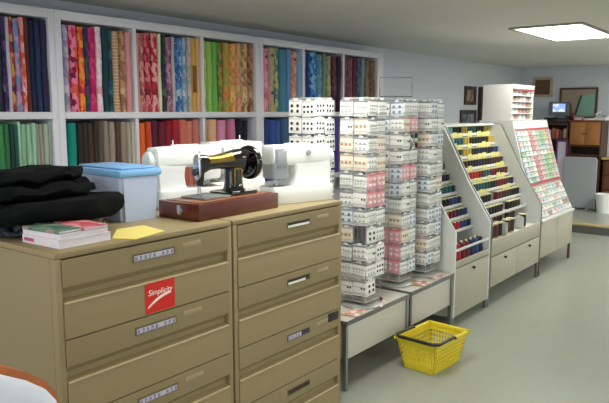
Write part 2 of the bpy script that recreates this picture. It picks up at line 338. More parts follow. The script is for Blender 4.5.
for lvl, rows, z, hmax in (('upper', UP, Z_MID, Z_TOP - Z_MID), ('lower', LO, Z_LOW, Z_MID - ST - Z_LOW)):
    for b, row in enumerate(rows):
        ylo, yhi = BAYS[b]
        ents = []
        for e in row:
            X0, X1 = yx(e[0]), yx(e[1]); lean = e[4] if len(e) > 4 else 0.0
            ents.append([max(X0, ylo + .001), min(X1, yhi - .001), e[2], e[3], lean])
        for k, (a, c, m, words, lean) in enumerate(ents):
            if c - a < 0.012: continue
            h = hmax - random.uniform(0.012, 0.034)
            if lean: h -= 0.01
            lb = f'{words} fabric bolt, {ORD[k]} from left, {lvl} shelf, {BAYN[b]}' if b else f'{words} fabric bolt, {ORD[len(ents)-1-k]} from right, {lvl} shelf, {BAYN[b]}'
            o = bolt(a, c, z, h, m, lb, f'fabric bolts on the {lvl} shelf', lean)
            if words in ('pink print', 'taupe floral', 'salmon print', 'golden tan'):
                if words == 'golden tan': MB().box((0.002, 0, h * .45), (.004, (c - a) * .7, 0.2), .001).build('tag', mat('brown_tag', (120, 84, 40), .7), o)
                else:
                    for zz in ((.88, .3) if words == 'taupe floral' else (.87,)): MB().cyl((-.004, 0, h * zz), (.003, 0, h * zz), .014).build('tag', DARK, o)

# ------------------------------------------------------------------ tan pattern cabinets
CF, CT, CD = -1.945, 1.135, 0.775
def cabinet(y0, y1, label):
    t = thing('filing_cabinet', label, 'filing cabinet', (CF, y0, 0), 0, 'tan pattern filing cabinets')
    W = y1 - y0
    b = MB()
    b.b2(-CD, -0.03, 0, 0.022, 0.0, CT - .022); b.b2(-CD, -0.03, W - .022, W, 0.0, CT - .022)
    b.b2(-CD, -CD + .02, .022, W - .022, 0.0, CT - .022); b.b2(-CD + .02, -0.05, .022, W - .022, 0, 0.02)
    b.build('body', TAN, t)
    MB().b2(-CD, 0.0, 0, W, CT - .022, CT, .004).build('top_panel', TAN, t)
    fr = MB(); fr.b2(-.03, 0, 0, .024, 0, CT - .022, .002); fr.b2(-.03, 0, W - .024, W, 0, CT - .022, .002); fr.b2(-.03, -.002, .024, W - .024, 0, .028)
    fr.build('face_frame', TAN, t)
    ds = []
    for k in range(4):
        z1 = 1.108 - 0.28 * k; z0 = z1 - 0.2755
        a, e = .0248, W - .0248
        # drawer front with full-width recessed pull: upper panel, sloped recess, lip, lower panel
        zg1, zg0 = z1 - 0.098, z1 - 0.150
        prof = [(-.03, z0), (0.004, z0), (0.004, zg0 - .001), (.0025, zg0 + .004), (-.003, zg0 + .004), (-.022, zg0 + .012), (-.022, zg1 - .02), (-.003, zg1 + .002), (0.003, zg1 + .004), (0.004, zg1 + .008), (0.004, z1), (-.03, z1)]
        d = MB().prism(prof, a, e).build('drawer', TAN, t, smooth=20)
        MB().b2(.0, .0062, a + .003, e - .003, zg0 - .003, zg0 + .004, .0015).build('pull_lip', mat('lip_highlight', (190, 174, 136), .35), d)  # lip coloured paler than the enamel to carry its highlight
        ds.append((d, z0, z1))
    return t, ds, W
PURP = mat('violet_ink', (104, 92, 150), .7); LABW = mat('label_card', (196, 192, 200), .6); PLATE = mat('plate_metal', (158, 144, 108), .45, .1)
def slot(d, y, z, wd=.16, card=1.0, ink=False):
    h = MB(); x = .004
    h.b2(x, x + .004, y - wd / 2, y + wd / 2, z + .012, z + .016); h.b2(x, x + .004, y - wd / 2, y + wd / 2, z - .016, z - .012)
    h.b2(x, x + .004, y - wd / 2 - .004, y - wd / 2, z - .016, z + .016); h.b2(x, x + .004, y + wd / 2, y + wd / 2 + .004, z - .016, z + .016)
    h.b2(x, x + .0006, y - wd / 2, y + wd / 2, z - .012, z + .012)
    hd = h.build('label_holder', mat('holder_tan', (112, 100, 72), .5), d)
    MB().b2(x + .0006, x + .0012, y - wd / 2 + .001, y + wd / 2 - .001, z - .0118, z + .0118).build('slot', mat('slot_dark', (58, 50, 38), .8), hd)
    if card > 0:
        MB().b2(x + .0014, x + .0035, y - wd / 2 + .002, y - wd / 2 + wd * card - .002, z - .012, z + (.009 if ink else -.001)).build('label_card', LABW if ink else PAPER, hd)
    if ink:
        k = MB(); n = 9
        for i in range(n):
            if i == 5: continue
            yy = y - wd / 2 + wd * (i + .5) / n
            k.b2(x + .0035, x + .0042, yy - .005, yy - .002, z - .009, z + .006); k.b2(x + .0035, x + .0042, yy + .002, yy + .004, z - .007, z + .006)
            k.b2(x + .0035, x + .0042, yy - .005, yy + .004, z + (.003 if i % 2 else -.004), z + (.006 if i % 2 else -.001))
        k.b2(x + .0035, x + .004, y - wd / 2 + .004, y + wd / 2 - .004, z - .0105, z - .009)
        k.build('printed_code', PURP, hd)
def plate(d, y, z): MB().b2(.004, .0055, y - .05, y + .05, z - .011, z + .011, .001).build('maker_plate', PLATE, d)
t1, ds, W = cabinet(1.152, 1.985, 'tan steel pattern cabinet nearest the viewer with a red sign')
for k, (d, z0, z1) in enumerate(ds):
    slot(d, .41, z1 - .045, .19, 1.0, True); plate(d, .60, z1 - .035)
# red sign on the top drawer
rs = MB().b2(.004, .0055, .36, .505, ds[0][1] + .005, ds[0][1] + .125).build('red_sign', mat('sign_red', (206, 30, 22), .5), ds[0][0])
def text_mesh(name, s, size, m, parent, loc, rot, shear=0.0):
    cu = bpy.data.curves.new(name, 'FONT'); cu.body = s; cu.size = size; cu.extrude = .0004; cu.align_x = 'CENTER'; cu.align_y = 'CENTER'; cu.shear = shear
    ob = bpy.data.objects.new(name, cu); COL.objects.link(ob)
    dg = bpy.context.evaluated_depsgraph_get(); me = bpy.data.meshes.new_from_object(ob.evaluated_get(dg))
    COL.objects.unlink(ob); bpy.data.objects.remove(ob)
    o = bpy.data.objects.new(name, me); COL.objects.link(o); me.materials.append(m); o.parent = parent; o.location = loc; o.rotation_euler = rot
    return o
SIGNW = mat('sign_white', (250, 232, 224), .5)
zc = ds[0][1] + .065
text_mesh('lettering', 'Simplicity', .031, SIGNW, rs, (.0062, .4325, zc + .018), (R(90), 0, R(90)), .2)
sw = MB(); up_, lo_ = [], []
for k in range(13):
    u = k / 12; y = .372 + .115 * u; z = zc - .038 + .042 * (1 - (1 - u) ** 2.0)
    th = .004 + .008 * math.sin(math.pi * min(1, u * 1.0)) ** .6
    up_.append((y, z + th / 2)); lo_.append((y, z - th / 2))
sw.prism(lo_ + up_[::-1], .0056, .0063, 'X'); sw.build('swash', SIGNW, rs)
t2, ds2, W2 = cabinet(1.997, 2.822, 'tan steel pattern cabinet next to the button card tables')
for k, (d, z0, z1) in enumerate(ds2):
    slot(d, .45, z1 - .045, .17, (1.0, .82, .62, 0)[k], k == 2); plate(d, .65, z1 - .036) if k < 3 else None
MB().b2(.004, .007, W2 - .125, W2 - .032, ds2[2][2] - .052, ds2[2][2] - .006, .001).build('black_sticker', DARK, ds2[2][0])

# ------------------------------------------------------------------ things on the cabinets
ZC = CT + .0006
# stack of pattern books, near corner
BK = [('white paperback pattern book at the bottom of the stack', 0, .030, (0.225, .215), (-2.11, 1.306), 2), ('white pattern book in the middle of the corner stack', .0305, .017, (.215, .205), (-2.112, 1.304), 4),
      ('pattern book with green cover, top left of the corner stack', .048, .011, (.205, .10), (-2.115, 1.251), 5), ('pattern book with red cover, top right of the corner stack', .048, .011, (.20, .10), (-2.105, 1.359), 0)]
for i, (lb, z, th, (dx, dy), (cx, cy), rot) in enumerate(BK):
    t = thing('pattern_book', lb, 'book', (cx, cy, ZC + z), R(rot), 'pattern books on the near cabinet')
    MB().b2(-dx / 2 + .003, dx / 2 - .003, -dy / 2 + .003, dy / 2 - .002, .001, th - .001).build('page_block', mat('pages', (222, 216, 222), .8, 0, .08, 200), t)
    cm = [mat('cover_white', (214, 206, 214), .4), mat('cover_white', (0, 0, 0)), print_mat('cover_green', ((60, 100, 84), (90, 120, 100), (44, 76, 70), (150, 130, 120)), 22), print_mat('cover_red', ((176, 70, 84), (206, 120, 124), (150, 50, 70), (190, 160, 160)), 22)][i]
    c = MB(); c.b2(-dx / 2, dx / 2, -dy / 2, dy / 2, th - .0015, th); c.b2(-dx / 2, dx / 2, -dy / 2, dy / 2, 0, .0012); c.b2(-dx / 2, dx / 2, -dy / 2, -dy / 2 + .0015, 0.0012, th - .0015)
    c.build('cover', cm, t)
    if i == 0:
        s_ = MB(); s_.b2(-.10, -.04, -dy / 2 - .0008, -dy / 2, .008, .02); s_.build('spine_title', mat('title_red', (170, 80, 96), .6), t)
# yellow sheet
ys = MB(); rg = []
pts = [at_z(112, 238.5, ZC), at_z(136, 239.5, ZC), at_z(165, 231, ZC), at_z(143, 225.5, ZC), at_z(117, 229.5, ZC)]
c0 = sum(pts, Vector()) / 5
ys.skin([ys.ring([(p.x - c0.x, p.y - c0.y, 0) for p in pts]), ys.ring([(p.x - c0.x, p.y - c0.y, .0015) for p in pts])])
tag(ys.build('order_form', mat('yellow_paper', (222, 204, 112), .7), None, (c0.x, c0.y, ZC)), 'loose yellow paper sheet lying in front of the blue-lidded box', 'paper')
# black folded garments
def soft(name, c, d, m, seed, label, cat, group=None, rz=0, amp=.03, pw=3.2, tilt=(0, 0)):
    mb = MB(); nu, nv = 40, 22; rings = []
    for i in range(1, nv):
        ph = -math.pi / 2 + math.pi * i / nv; pts = []
        cp, sp = math.cos(ph), math.sin(ph)
        for j in range(nu):
            th = 2 * math.pi * j / nu; ct, st = math.cos(th), math.sin(th)
            e = 2 / pw; f = lambda q, ee: math.copysign(abs(q) ** ee, q)
            p = Vector((f(cp, .55) * f(ct, e) * d[0] / 2, f(cp, .55) * f(st, e) * d[1] / 2, f(sp, .75) * d[2] / 2))
            n = mnoise.noise(Vector((p.x * 9 + seed, p.y * 9, p.z * 18))) + .6 * mnoise.noise(Vector((p.x * 22, p.y * 22 + seed, p.z * 40)))
            k = 1 + n * amp / max(d[2], .05) * .35
            q = Vector((p.x * (1 + n * .10), p.y * (1 + n * .10), p.z * (1 + n * .35) + n * amp))
            q.z += tilt[0] * q.x + tilt[1] * q.y
            q.z = min(max(q.z * 1.3, -d[2] / 2), d[2] / 2)
            pts.append(q + Vector((0, 0, d[2] / 2)))
        rings.append(mb.ring(pts))
    mb.skin(rings)
    o = mb.build(name, m, None, c, (0, 0, rz), 70)
    return tag(o, label, cat, group)
BLK = mat('black_cloth', (13, 16, 17), .95, 0, .3, 30, .3); BLK.node_tree.nodes['Principled BSDF'].inputs['Specular IOR Level'].default_value = .12
soft('folded_garment', (-2.33, 1.345, ZC + .056), (.34, .60, .08), BLK, 1.0, 'black folded garment at the bottom of the dark pile', 'clothing', 'black garments on the near cabinet', -.22)
soft('folded_garment', (-2.42, 1.32, ZC + .1365), (.36, .54, .06), BLK, 5.0, 'black folded garment in the middle of the dark pile', 'clothing', 'black garments on the near cabinet', -.1)
soft('folded_garment', (-2.44, 1.30, ZC + .197), (.33, .52, .045), BLK, 9.0, 'black folded garment on top of the dark pile', 'clothing', 'black garments on the near cabinet', .1)
soft('folded_cloth', (-2.40, 1.235, ZC), (.26, .13, .055), print_mat('cloth_paisley', ((40, 50, 64), (70, 86, 104), (110, 120, 134), (30, 36, 48)), 40), 13.0, 'blue grey patterned cloth poking out under the black garments, left end', 'cloth')
soft('folded_cloth', (-2.34, 1.50, ZC), (.20, .20, .055), print_mat('cloth_flowers', ((120, 110, 96), (60, 50, 50), (160, 150, 130), (130, 70, 74)), 40), 17.0, 'beige floral cloth poking out under the black garments, behind the books', 'cloth')
# blue-lidded storage box
t = thing('storage_box', 'translucent plastic storage box with pale blue lid beside the black garments', 'storage box', (-2.275, 1.665, ZC), R(-3))
BX = mat('milky_plastic', (186, 198, 224), .3, 0, .02, 5)
b = MB()
b.skin([b.ring([(-.34, 0.005, 0), (-.0, .005, 0), (-.0, .186, 0), (-.34, .186, 0)]), b.ring([(-.35, -.005, .19), (.01, -.005, .19), (.01, .196, .19), (-.35, .196, .19)])])
bmesh.ops.bevel(b.bm, geom=[e for e in b.bm.edges if abs(e.verts[0].co.z - e.verts[1].co.z) > .1], offset=.015, segments=3, affect='EDGES')
b.build('tub', BX, t)
LID = mat('blue_lid', (128, 178, 226), .35, 0, .02, 5)
b = MB(); b.b2(-.36, .018, -.012, .204, .190, .222, .01); b.b2(-.34, .0, .008, .184, .222, .232, .006); b.build('lid', LID, t)
b = MB(); b.b2(-.24, -.12, .204, .210, .15, .20, .002); b.build('latch', LID, t)

# white sewing machines
def sewing_machine(label, loc, rz, dials=True, sc=1.0, variant='front'):
    t = thing('sewing_machine', label, 'sewing machine', loc, rz, 'white sewing machines on the cabinets')
    t.scale = (sc, sc, sc)
    MB().loft([(z, 0, 0, .195 * k, .085 * k2) for z, k, k2 in ((0, .97, .95), (.008, 1, 1), (.078, 1, 1), (.088, .98, .97))], 40, 9, 'Z').build('bed', PLASTW, t)
    # pillar flares where it meets the bed and the arm
    p = MB(); rg = []
    for z, x0, x1, hy in ((.086, -.06, .193, .062), (.11, -.045, .194, .060), (.15, -.04, .195, .058), (.19, -.045, .195, .058), (.215, -.06, .192, .058), (.235, -.075, .19, .058)):
        if variant == 'back' and z < .23: x0 += .075
        rg.append(p.ring([(x0, -hy + .01, z), (x0 + .01, -hy, z), (x1 - .014, -hy, z), (x1, -hy + .014, z), (x1, hy - .014, z), (x1 - .014, hy, z), (x0 + .01, hy, z), (x0, hy - .01, z)]))
    p.skin(rg); p.build('pillar', PLASTW, t)
    a = MB().loft([(-.192, 0, .25, .045, .044), (-.186, 0, .25, .058, .054), (-.08, 0, .25, .062, .055), (.10, 0, .25, .062, .054), (.185, 0, .248, .058, .052), (.194, 0, .248, .046, .042)], 28, 5, 'X').build('arm', PLASTW, t)
    hd = MB().loft([(.128, -.135, 0, .044, .046), (.135, -.136, 0, .052, .054), (.21, -.138, 0, .054, .060), (.285, -.138, 0, .054, .060)], 24, 6, 'Z').build('head', GREYP if variant == 'front' else PLASTW, t)
    MB().box((-.137, -.0605, .235), (.06, .006, .08), .002).build('faceplate', GREYP, hd)
    n = MB(); n.cyl((-.14, -.01, .098), (-.14, -.01, .13), .004); n.build('needle_bar', CHROME, t)
    n = MB(); n.cyl((-.14, .008, .10), (-.14, .008, .132), .003); n.box((-.14, -.006, .096), (.018, .035, .006), .002); n.build('presser_foot', CHROME, t)
    MB().box((-.14, 0, .0885), (.10, .09, .003), .001).build('needle_plate', METAL, t)
    h = MB(); h.lathe([(.006, .193), (.042, .193), (.046, .199), (.046, .214), (.040, .222), (.01, .224)], (0, 0, .235), 28, 'X'); h.build('handwheel', PLASTW, t)
    if dials:
        for x, z in ((.15, .19), (.15, .135)):
            d = MB(); d.cyl((x, -.058, z), (x, -.072, z), .019, .017, 20); d.build('dial', GREYP, t)
    d = MB(); d.cyl((.03, -.061, .262), (.03, -.072, .262), .015, .013, 18); d.build('dial', GREYP, t)
    s_ = MB(); s_.cyl((.08, .02, .29), (.08, .02, .335 if dials else .312), .0035); s_.cyl((.08, .02, .297), (.08, .02, .302), .012); s_.build('spool_pin', PLASTW, t)
    s_ = MB(); s_.box((.0, .0, .305), (.16, .02, .012), .004); s_.box((-.07, 0, .299), (.015, .02, .016)); s_.box((.07, 0, .299), (.015, .02, .016)); s_.build('carry_handle', PLASTW, t)
    MB().box((.196, .02, .11), (.004, .03, .022), .001).build('power_socket', DARK, t)
    return t
sewing_machine('white sewing machine seen from behind with its handwheel at the left, beside the blue-lidded box', (-2.47, 2.20, ZC), R(-90 - 10), True, .98, 'back')
sewing_machine('white sewing machine mostly hidden behind the black antique machine', (-2.555, 2.62, ZC), R(90 - 4), True, 1.0)
sewing_machine('white sewing machine with grey head at the right end of the cabinets', (-2.125, 2.665, ZC), R(90 - 16), False, 0.98)

# antique black machine on a wooden base
t = thing('sewing_machine', 'black antique sewing machine with painted gold highlights on a reddish wooden base', 'sewing machine', (-2.165, 2.145, ZC), R(91)); t.scale = (.965, .965, .965)
WOOD = mat('mahogany', (88, 36, 24), .3, 0, .25, 14, 0, .3)
b = MB(); b.box((0, 0, .038), (.55, .27, .076), .004); wb = b.build('wooden_base', WOOD, t)
b = MB(); b.box((-.277, -.01, .048), (.004, .035, .032), .001); b.box((-.28, -.01, .030), (.006, .022, .02), .002); b.cyl((-.278, -.01, .056), (-.283, -.01, .056), .007); b.build('latch', CHROME, wb)
b = MB(); b.box((0, 0, .078), (.50, .22, .004), .001); b.build('base_top_sheen', mat('wood_top_reflection', (140, 92, 62), .35, 0, .2, 12), wb)  # paler sheet: light reflected off the base top put into its colour
JAP = mat('black_japan', (12, 12, 12), .12, 0, .05, 10, 0, .6); GOLD = mat('gold_highlight', (150, 122, 54), .25, .85, .3, 60)  # the gold paints reflective highlights on the black enamel
b = MB(); b.loft([(.080, 0.09, 0, .10, .082), (.083, .09, 0, .102, .084), (.094, .09, 0, .102, .084), (.097, .09, 0, .098, .08)], 40, 7, 'Z'); b.build('machine_bed', JAP, t)
b = MB(); b.loft([(.096, .092, 0, .062, .05), (.11, .09, 0, .05, .042), (.14, .09, 0, .047, .036), (.19, .09, 0, .047, .035), (.225, .088, 0, .046, .036), (.25, .088, 0, .05, .036)], 24, 2.6, 'Z'); pl = b.build('pillar', JAP, t)
b = MB()
b.loft([(-.152, 0, .232, .024, .046), (-.135, 0, .236, .027, .047), (-.115, 0, .240, .030, .044), (-.08, 0, .243, .032, .034), (-.03, 0, .244, .034, .034), (.03, 0, .246, .038, .041), (.08, 0, .246, .044, .050), (.125, 0, .246, .048, .056), (.15, 0, .246, .044, .052), (.165, 0, .246, .028, .032)], 24, 2.3, 'X'); arm = b.build('arm', JAP, t)
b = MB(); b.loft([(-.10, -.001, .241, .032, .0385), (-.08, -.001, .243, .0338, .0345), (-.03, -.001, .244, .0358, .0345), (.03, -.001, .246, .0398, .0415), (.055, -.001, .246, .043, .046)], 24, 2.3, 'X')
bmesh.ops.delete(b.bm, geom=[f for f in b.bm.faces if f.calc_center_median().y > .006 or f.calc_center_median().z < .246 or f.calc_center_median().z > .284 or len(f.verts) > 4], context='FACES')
b.build('gold_reflection', GOLD, arm)
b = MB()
b.box((.062, -.035, .165), (.010, .004, .085), .001); b.box((.112, -.035, .165), (.010, .004, .085), .001); b.box((.087, -.0358, .205), (.06, .003, .006), .001); b.build('gold_reflection', GOLD, pl)  # thin highlights on the pillar, shaped as gold strips
MB().box((-.10, 0, .0855), (.17, .165, .010), .003).build('sliding_plate', METAL, t)
fp = MB(); fp.loft([(-.160, 0, .226, .019, .052), (-.157, 0, .226, .023, .060), (-.152, 0, .228, .025, .058)], 24, 3, 'X'); fp.build('faceplate', CHROME, t)
b = MB(); b.loft([(.14, -.140, 0, .012, .017), (.17, -.139, 0, .015, .022), (.21, -.138, 0, .017, .024)], 18, 2.6, 'Z'); b.build('needle_housing', JAP, t)
b = MB(); b.cyl((-.141, -.004, .103), (-.141, -.004, .15), .0035); b.cyl((-.141, -.004, .285), (-.141, -.004, .30), .005); b.build('needle_bar', CHROME, t)
b = MB(); b.cyl((-.141, .010, .104), (-.141, .010, .15), .0035); b.box((-.141, -.002, .1), (.014, .03, .005), .001); b.build('presser_foot', CHROME, t)
b = MB(); b.cyl((-.156, -.005, .205), (-.186, -.005, .205), .004, None, 10); b.lathe([(.004, -.166), (.016, -.168), (.016, -.171), (.006, -.174), (.016, -.177), (.016, -.18), (.004, -.184)], (0, -.005, .205), 18, 'X'); b.build('tension_dial', mat('dark_steel', (90, 90, 92), .3, .9), t)
b = MB(); b.torus((.205, 0, .228), .069, .018, 'X', 36, 14); b.cyl((.165, 0, .236), (.225, 0, .228), .024, .022, 18); b.cyl((.201, 0, .228), (.209, 0, .228), .058, None, 30)
for k in range(5):
    a_ = 2 * math.pi * k / 5; b.cyl((.205, .015 * math.cos(a_), .228 + .015 * math.sin(a_)), (.205, .06 * math.cos(a_), .228 + .06 * math.sin(a_)), .010, .008, 8)
b.build('handwheel', JAP, t)
b = MB(); b.torus((.224, 0, .228), .022, .003, 'X', 30, 6); b.cyl((.224, 0, .228), (.236, 0, .228), .014, .012, 16); b.build('wheel_ring', CHROME, t)
b = MB(); b.cyl((.10, .01, .295), (.10, .01, .33), .003); b.build('spool_pin', CHROME, t)

# ------------------------------------------------------------------ low display tables
LAM = mat('table_laminate', (196, 193, 180), .4, 0, .03, 8); EDGE = mat('steel_edge', (120, 122, 118), .35, .6)
def table(y0, y1, zt, label, blackleg):
    t = thing('display_table', label, 'display table', (-2.0, y0, 0), 0, 'low display tables under the card racks'); W = y1 - y0; D = -.72
    MB().b2(D, 0, 0, W, zt - .022, zt - .003, .002).build('tabletop', LAM, t)
    e = MB(); e.b2(-.002, .006, -.004, W + .002, zt - .026, zt, .001); e.b2(D, -.002, -.004, 0, zt - .026, zt, .001); e.build('edge_trim', EDGE, t)
    MB().b2(-.03, -.012, .02, W - .02, .185, zt - .026, .001).build('front_panel', LAM, t)
    MB().b2(D, -.03, .02, .036, .185, zt - .026).build('side_panel', LAM, t)
    MB().b2(D, -.03, W - .036, W - .02, .185, zt - .026).build('side_panel', LAM, t)
    for x in (-.014, D + .02):
        for y in (.01, W - .012):
            MB().b2(x - .013, x + .013, y - .011, y + .011, 0, zt - .026, .002).build('leg', EDGE if x < -.1 or not blackleg else METAL, t)
    MB().b2(D + .03, -.03, .036, W - .036, .185, .197).build('bottom_panel', mat('unpainted_board', (176, 140, 92), .7), t)
table(2.96, 3.69, .42, 'low white steel-edged table beside the tan cabinet, holding two card racks', True)
table(3.715, 4.355, .425, 'low white steel-edged table behind the yellow basket', False)
# leaflets on the tables
for k, (px, py, rz, c, lb) in enumerate([(361, 314, .1, (214, 170, 150), 'pinkish leaflet at the front left corner of the near low table'), (376, 303, .4, (210, 196, 186), 'pale leaflet on the near low table right of the card rack'),
                                     (424, 284, .2, (206, 150, 120), 'orange leaflet lying on the far low table'), (438, 277, -.2, (214, 170, 150), 'peach leaflet at the right end of the far low table')]):
    z = .4206 if k < 2 else .4256
    p = at_z(px, py, z)
    tag(MB().box((0, 0, .001), (.10, .15, .002)).build('leaflet', print_mat(f'leaflet_{k}', (c, tuple(int(v * .85) for v in c), (226, 220, 214)), 30), None, (max(-2.6, min(p.x, -2.06)), p.y, z), (0, 0, rz)), lb, 'leaflet', 'leaflets on the low tables')
p = at_z(377, 299, .4236); b = MB(); b.tube([(0.03 * math.cos(a / 8 * 4), .03 * math.sin(a / 8 * 4), .006) for a in range(9)], .006); tag(b.build('hook', DARK, None, (p.x, p.y, .4206)), 'small curved black hook lying on the near low table', 'hook')

# ------------------------------------------------------------------ spinner racks and button cards
WIRE = mat('rack_wire', (190, 190, 186), .35, .5)
RH, RW = 1.688, .17
RACKS = dict(A=((-2.41, 3.17), 'tall card spinner rack behind the right end of the tan cabinets', 'rack behind cabinet'), B=((-2.125, 3.30), 'tall button card spinner rack at the front of the near table', 'nearest rack'),
             C=((-2.20, 3.84), 'tall card spinner rack topped by an empty wire sign holder', 'rack under sign'), D=((-2.185, 4.195), 'tall card spinner rack against the first thread display', 'rack beside thread'))
def rack(key):
    (x, y), lb, _ = RACKS[key]; z0 = .421 if key in 'AB' else .426
    t = thing('spinner_rack', lb, 'card rack', (x, y, z0), 0, 'button card spinner racks'); H = RH - z0
    b = MB(); b.lathe([(.12, 0), (.12, .008), (.10, .018), (.03, .022)], n=32); b.build('base', WIRE, t)
    MB().cyl((0, 0, .02), (0, 0, H - .01), .012).build('pole', METAL, t)
    MB().box((0, 0, H - .008), (RW + .01, RW + .01, .012), .003).build('top_cap', WIRE, t)
    MB().box((0, 0, .04), (RW, RW, .01), .003).build('bottom_plate', WIRE, t)
    for k in range(4):
        M = Matrix.Rotation(k * math.pi / 2, 3, 'Z'); p = MB()
        q = lambda a, c: M @ Vector((a, -RW / 2, c))
        for a in (-.083, 0, .083): p.cyl(q(a, .045), q(a, H - .014), .002, n=6)
        n = 12
        for i in range(n): p.cyl(q(-.083, .06 + (H - .08) * i / (n - 1)), q(.083, .06 + (H - .08) * i / (n - 1)), .0016, n=6)
        p.build('wire_panel', WIRE, t)
    return t
for k in RACKS: rack(k)
sgn = thing('sign_holder', 'empty rectangular wire sign holder on top of the second card rack', 'sign holder', (-2.21, 3.83, RH + .002))
RS = R(40)
sgn.rotation_euler = (0, 0, RS)
b = MB(); SW, SH, Z0 = .215, .125, .012
b.tube([(-SW / 2, 0, Z0), (SW / 2, 0, Z0), (SW / 2, 0, Z0 + SH), (-SW / 2, 0, Z0 + SH), (-SW / 2, 0, Z0)], .004, 6); b.cyl((0, 0, 0), (0, 0, Z0), .004); b.build('wire_frame', mat('dull_wire', (96, 104, 100), .5, .3), sgn)
CW, CH = .098, .094
CARDS = []
for nm, words, base, ink, bc, spots, r in [
    ('dk4', 'white card of four brown buttons', (236, 234, 228), (206, 204, 200), (52, 34, 28), [(-.022, .012), (.022, .012), (-.022, -.02), (.022, -.02)], .010),
    ('bk6', 'white card of six black buttons', (238, 238, 236), (204, 204, 204), (34, 30, 32), [(x, z) for x in (-.028, 0, .028) for z in (.012, -.018)], .0075),
    ('gr6', 'white card of six grey buttons', (232, 232, 228), (140, 142, 146), (176, 176, 172), [(x, z) for x in (-.028, 0, .028) for z in (.012, -.018)], .0075),
    ('tn5', 'cream card of three tan buttons', (228, 220, 204), (176, 160, 150), (176, 140, 110), [(-.028, 0), (0, 0), (.028, 0)], .009),
    ('pk', 'pink card of four pale buttons', (220, 166, 172), (206, 120, 130), (226, 214, 210), [(-.022, .012), (.022, .012), (-.022, -.02), (.022, -.02)], .0105),
    ('vb', 'white card of two dark toggles', (234, 232, 226), (160, 160, 160), (60, 48, 44), [(.018, .0), (.036, .0)], .0062),
    ('ps', 'white card of pearl snaps', (226, 228, 224), (120, 124, 124), (196, 196, 190), [(x, z) for x in (-.03, -.01, .01, .03) for z in (.016, -.004, -.024)], .0062),
    ('bl', 'white card of four blue buttons', (222, 228, 232), (140, 152, 170), (126, 136, 156), [(-.022, .014), (.022, .014), (-.022, -.02), (.022, -.02)], .010)]:
    m1 = card_mat('card_' + nm, base, ink)
    b = MB(); b.box((0, -.005, -CH / 2), (CW - .006, .010, CH), .002, 1)
    b.box((0, -.005, .004), (.03, .004, .012), .001, 1)
    o = b.build('button_card', m1); tag(o, words, 'button card')
    q = MB()
    for (x, z) in spots: q.lathe([(.001, -.0135), (r * .7, -.0135), (r, -.012), (r, -.0098)], (x, 0, z - CH / 2), 12, 'Y')
    xs_, zs_ = [p[0] for p in spots], [p[1] for p in spots]
    q.b2(min(xs_), max(xs_), -.0099, -.0094, min(zs_) - CH / 2 - .002, max(zs_) - CH / 2 + .002)
    q.build('button_set', mat('button_' + nm, bc, .3), o)
    CARDS.append((o, words)); o['used'] = 0
PICK = dict(A=[0, 0, 1, 0, 1, 2], B=[2, 6, 3, 6, 5, 3, 6, 2, 6, 7, 5], C=[7, 2, 6, 5, 6, 2, 7, 3, 4, 6], D=[2, 6, 6, 3, 6, 7, 5, 2])
used = {}
for key in 'ABCD':
    (x, y), _, rn = RACKS[key]; z0 = .421 if key in 'AB' else .426
    pitch = .1075 if key == 'B' else .1055; rows = 9 if key == 'A' else 11
    for row in range(rows):
        zt = RH - .012 - row * pitch
        for side, ang in (('left', 0), ('right', R(90))):
            for c in range(2):
                pk = random.choice(PICK[key])
                if key == 'A': pk = [[0, 1], [0, 1], [0, 1], [1, 0], [2, 0], [1, 2], [0, 1], [2, 1], [0, 0]][row][c] if side == 'left' else 1
                if key == 'B' and side == 'right' and row > 6: pk = random.choice([0, 1, 2, 5])
                if key == 'B' and side == 'right' and row in (4, 5): pk = 4
                if random.random() < .03 and key != 'A': continue
                if key == 'C' and row in (8, 9) and side == 'left': pk = random.choice([4, 4, 2])
                src, words = CARDS[pk]
                off = (c - .5) * (CW + .001); dy = -(RW / 2 + .004) - random.uniform(0, .006)
                lx, ly = off, dy
                px_, py_ = lx * math.cos(ang) - ly * math.sin(ang), lx * math.sin(ang) + ly * math.cos(ang)
                rot = (R(random.uniform(-2, 0)), R(random.uniform(-2.0, 2.0)), ang)
                lb = f'{words}, {rn}, {side} side, row {NUM[row]}, {ORD[c]} column'
                loc = (x + px_, y + py_, zt - random.uniform(.001, .011))
                if not src['used']:
                    src['used'] = 1; o = src; o.location = loc; o.rotation_euler = rot; o['label'] = lb; o['group'] = 'button cards on the spinner racks'
                else: dup(src, loc, rot, lb, 'button cards on the spinner racks')
for o in [o for o in COL.objects if 'used' in o.keys()]: del o['used']

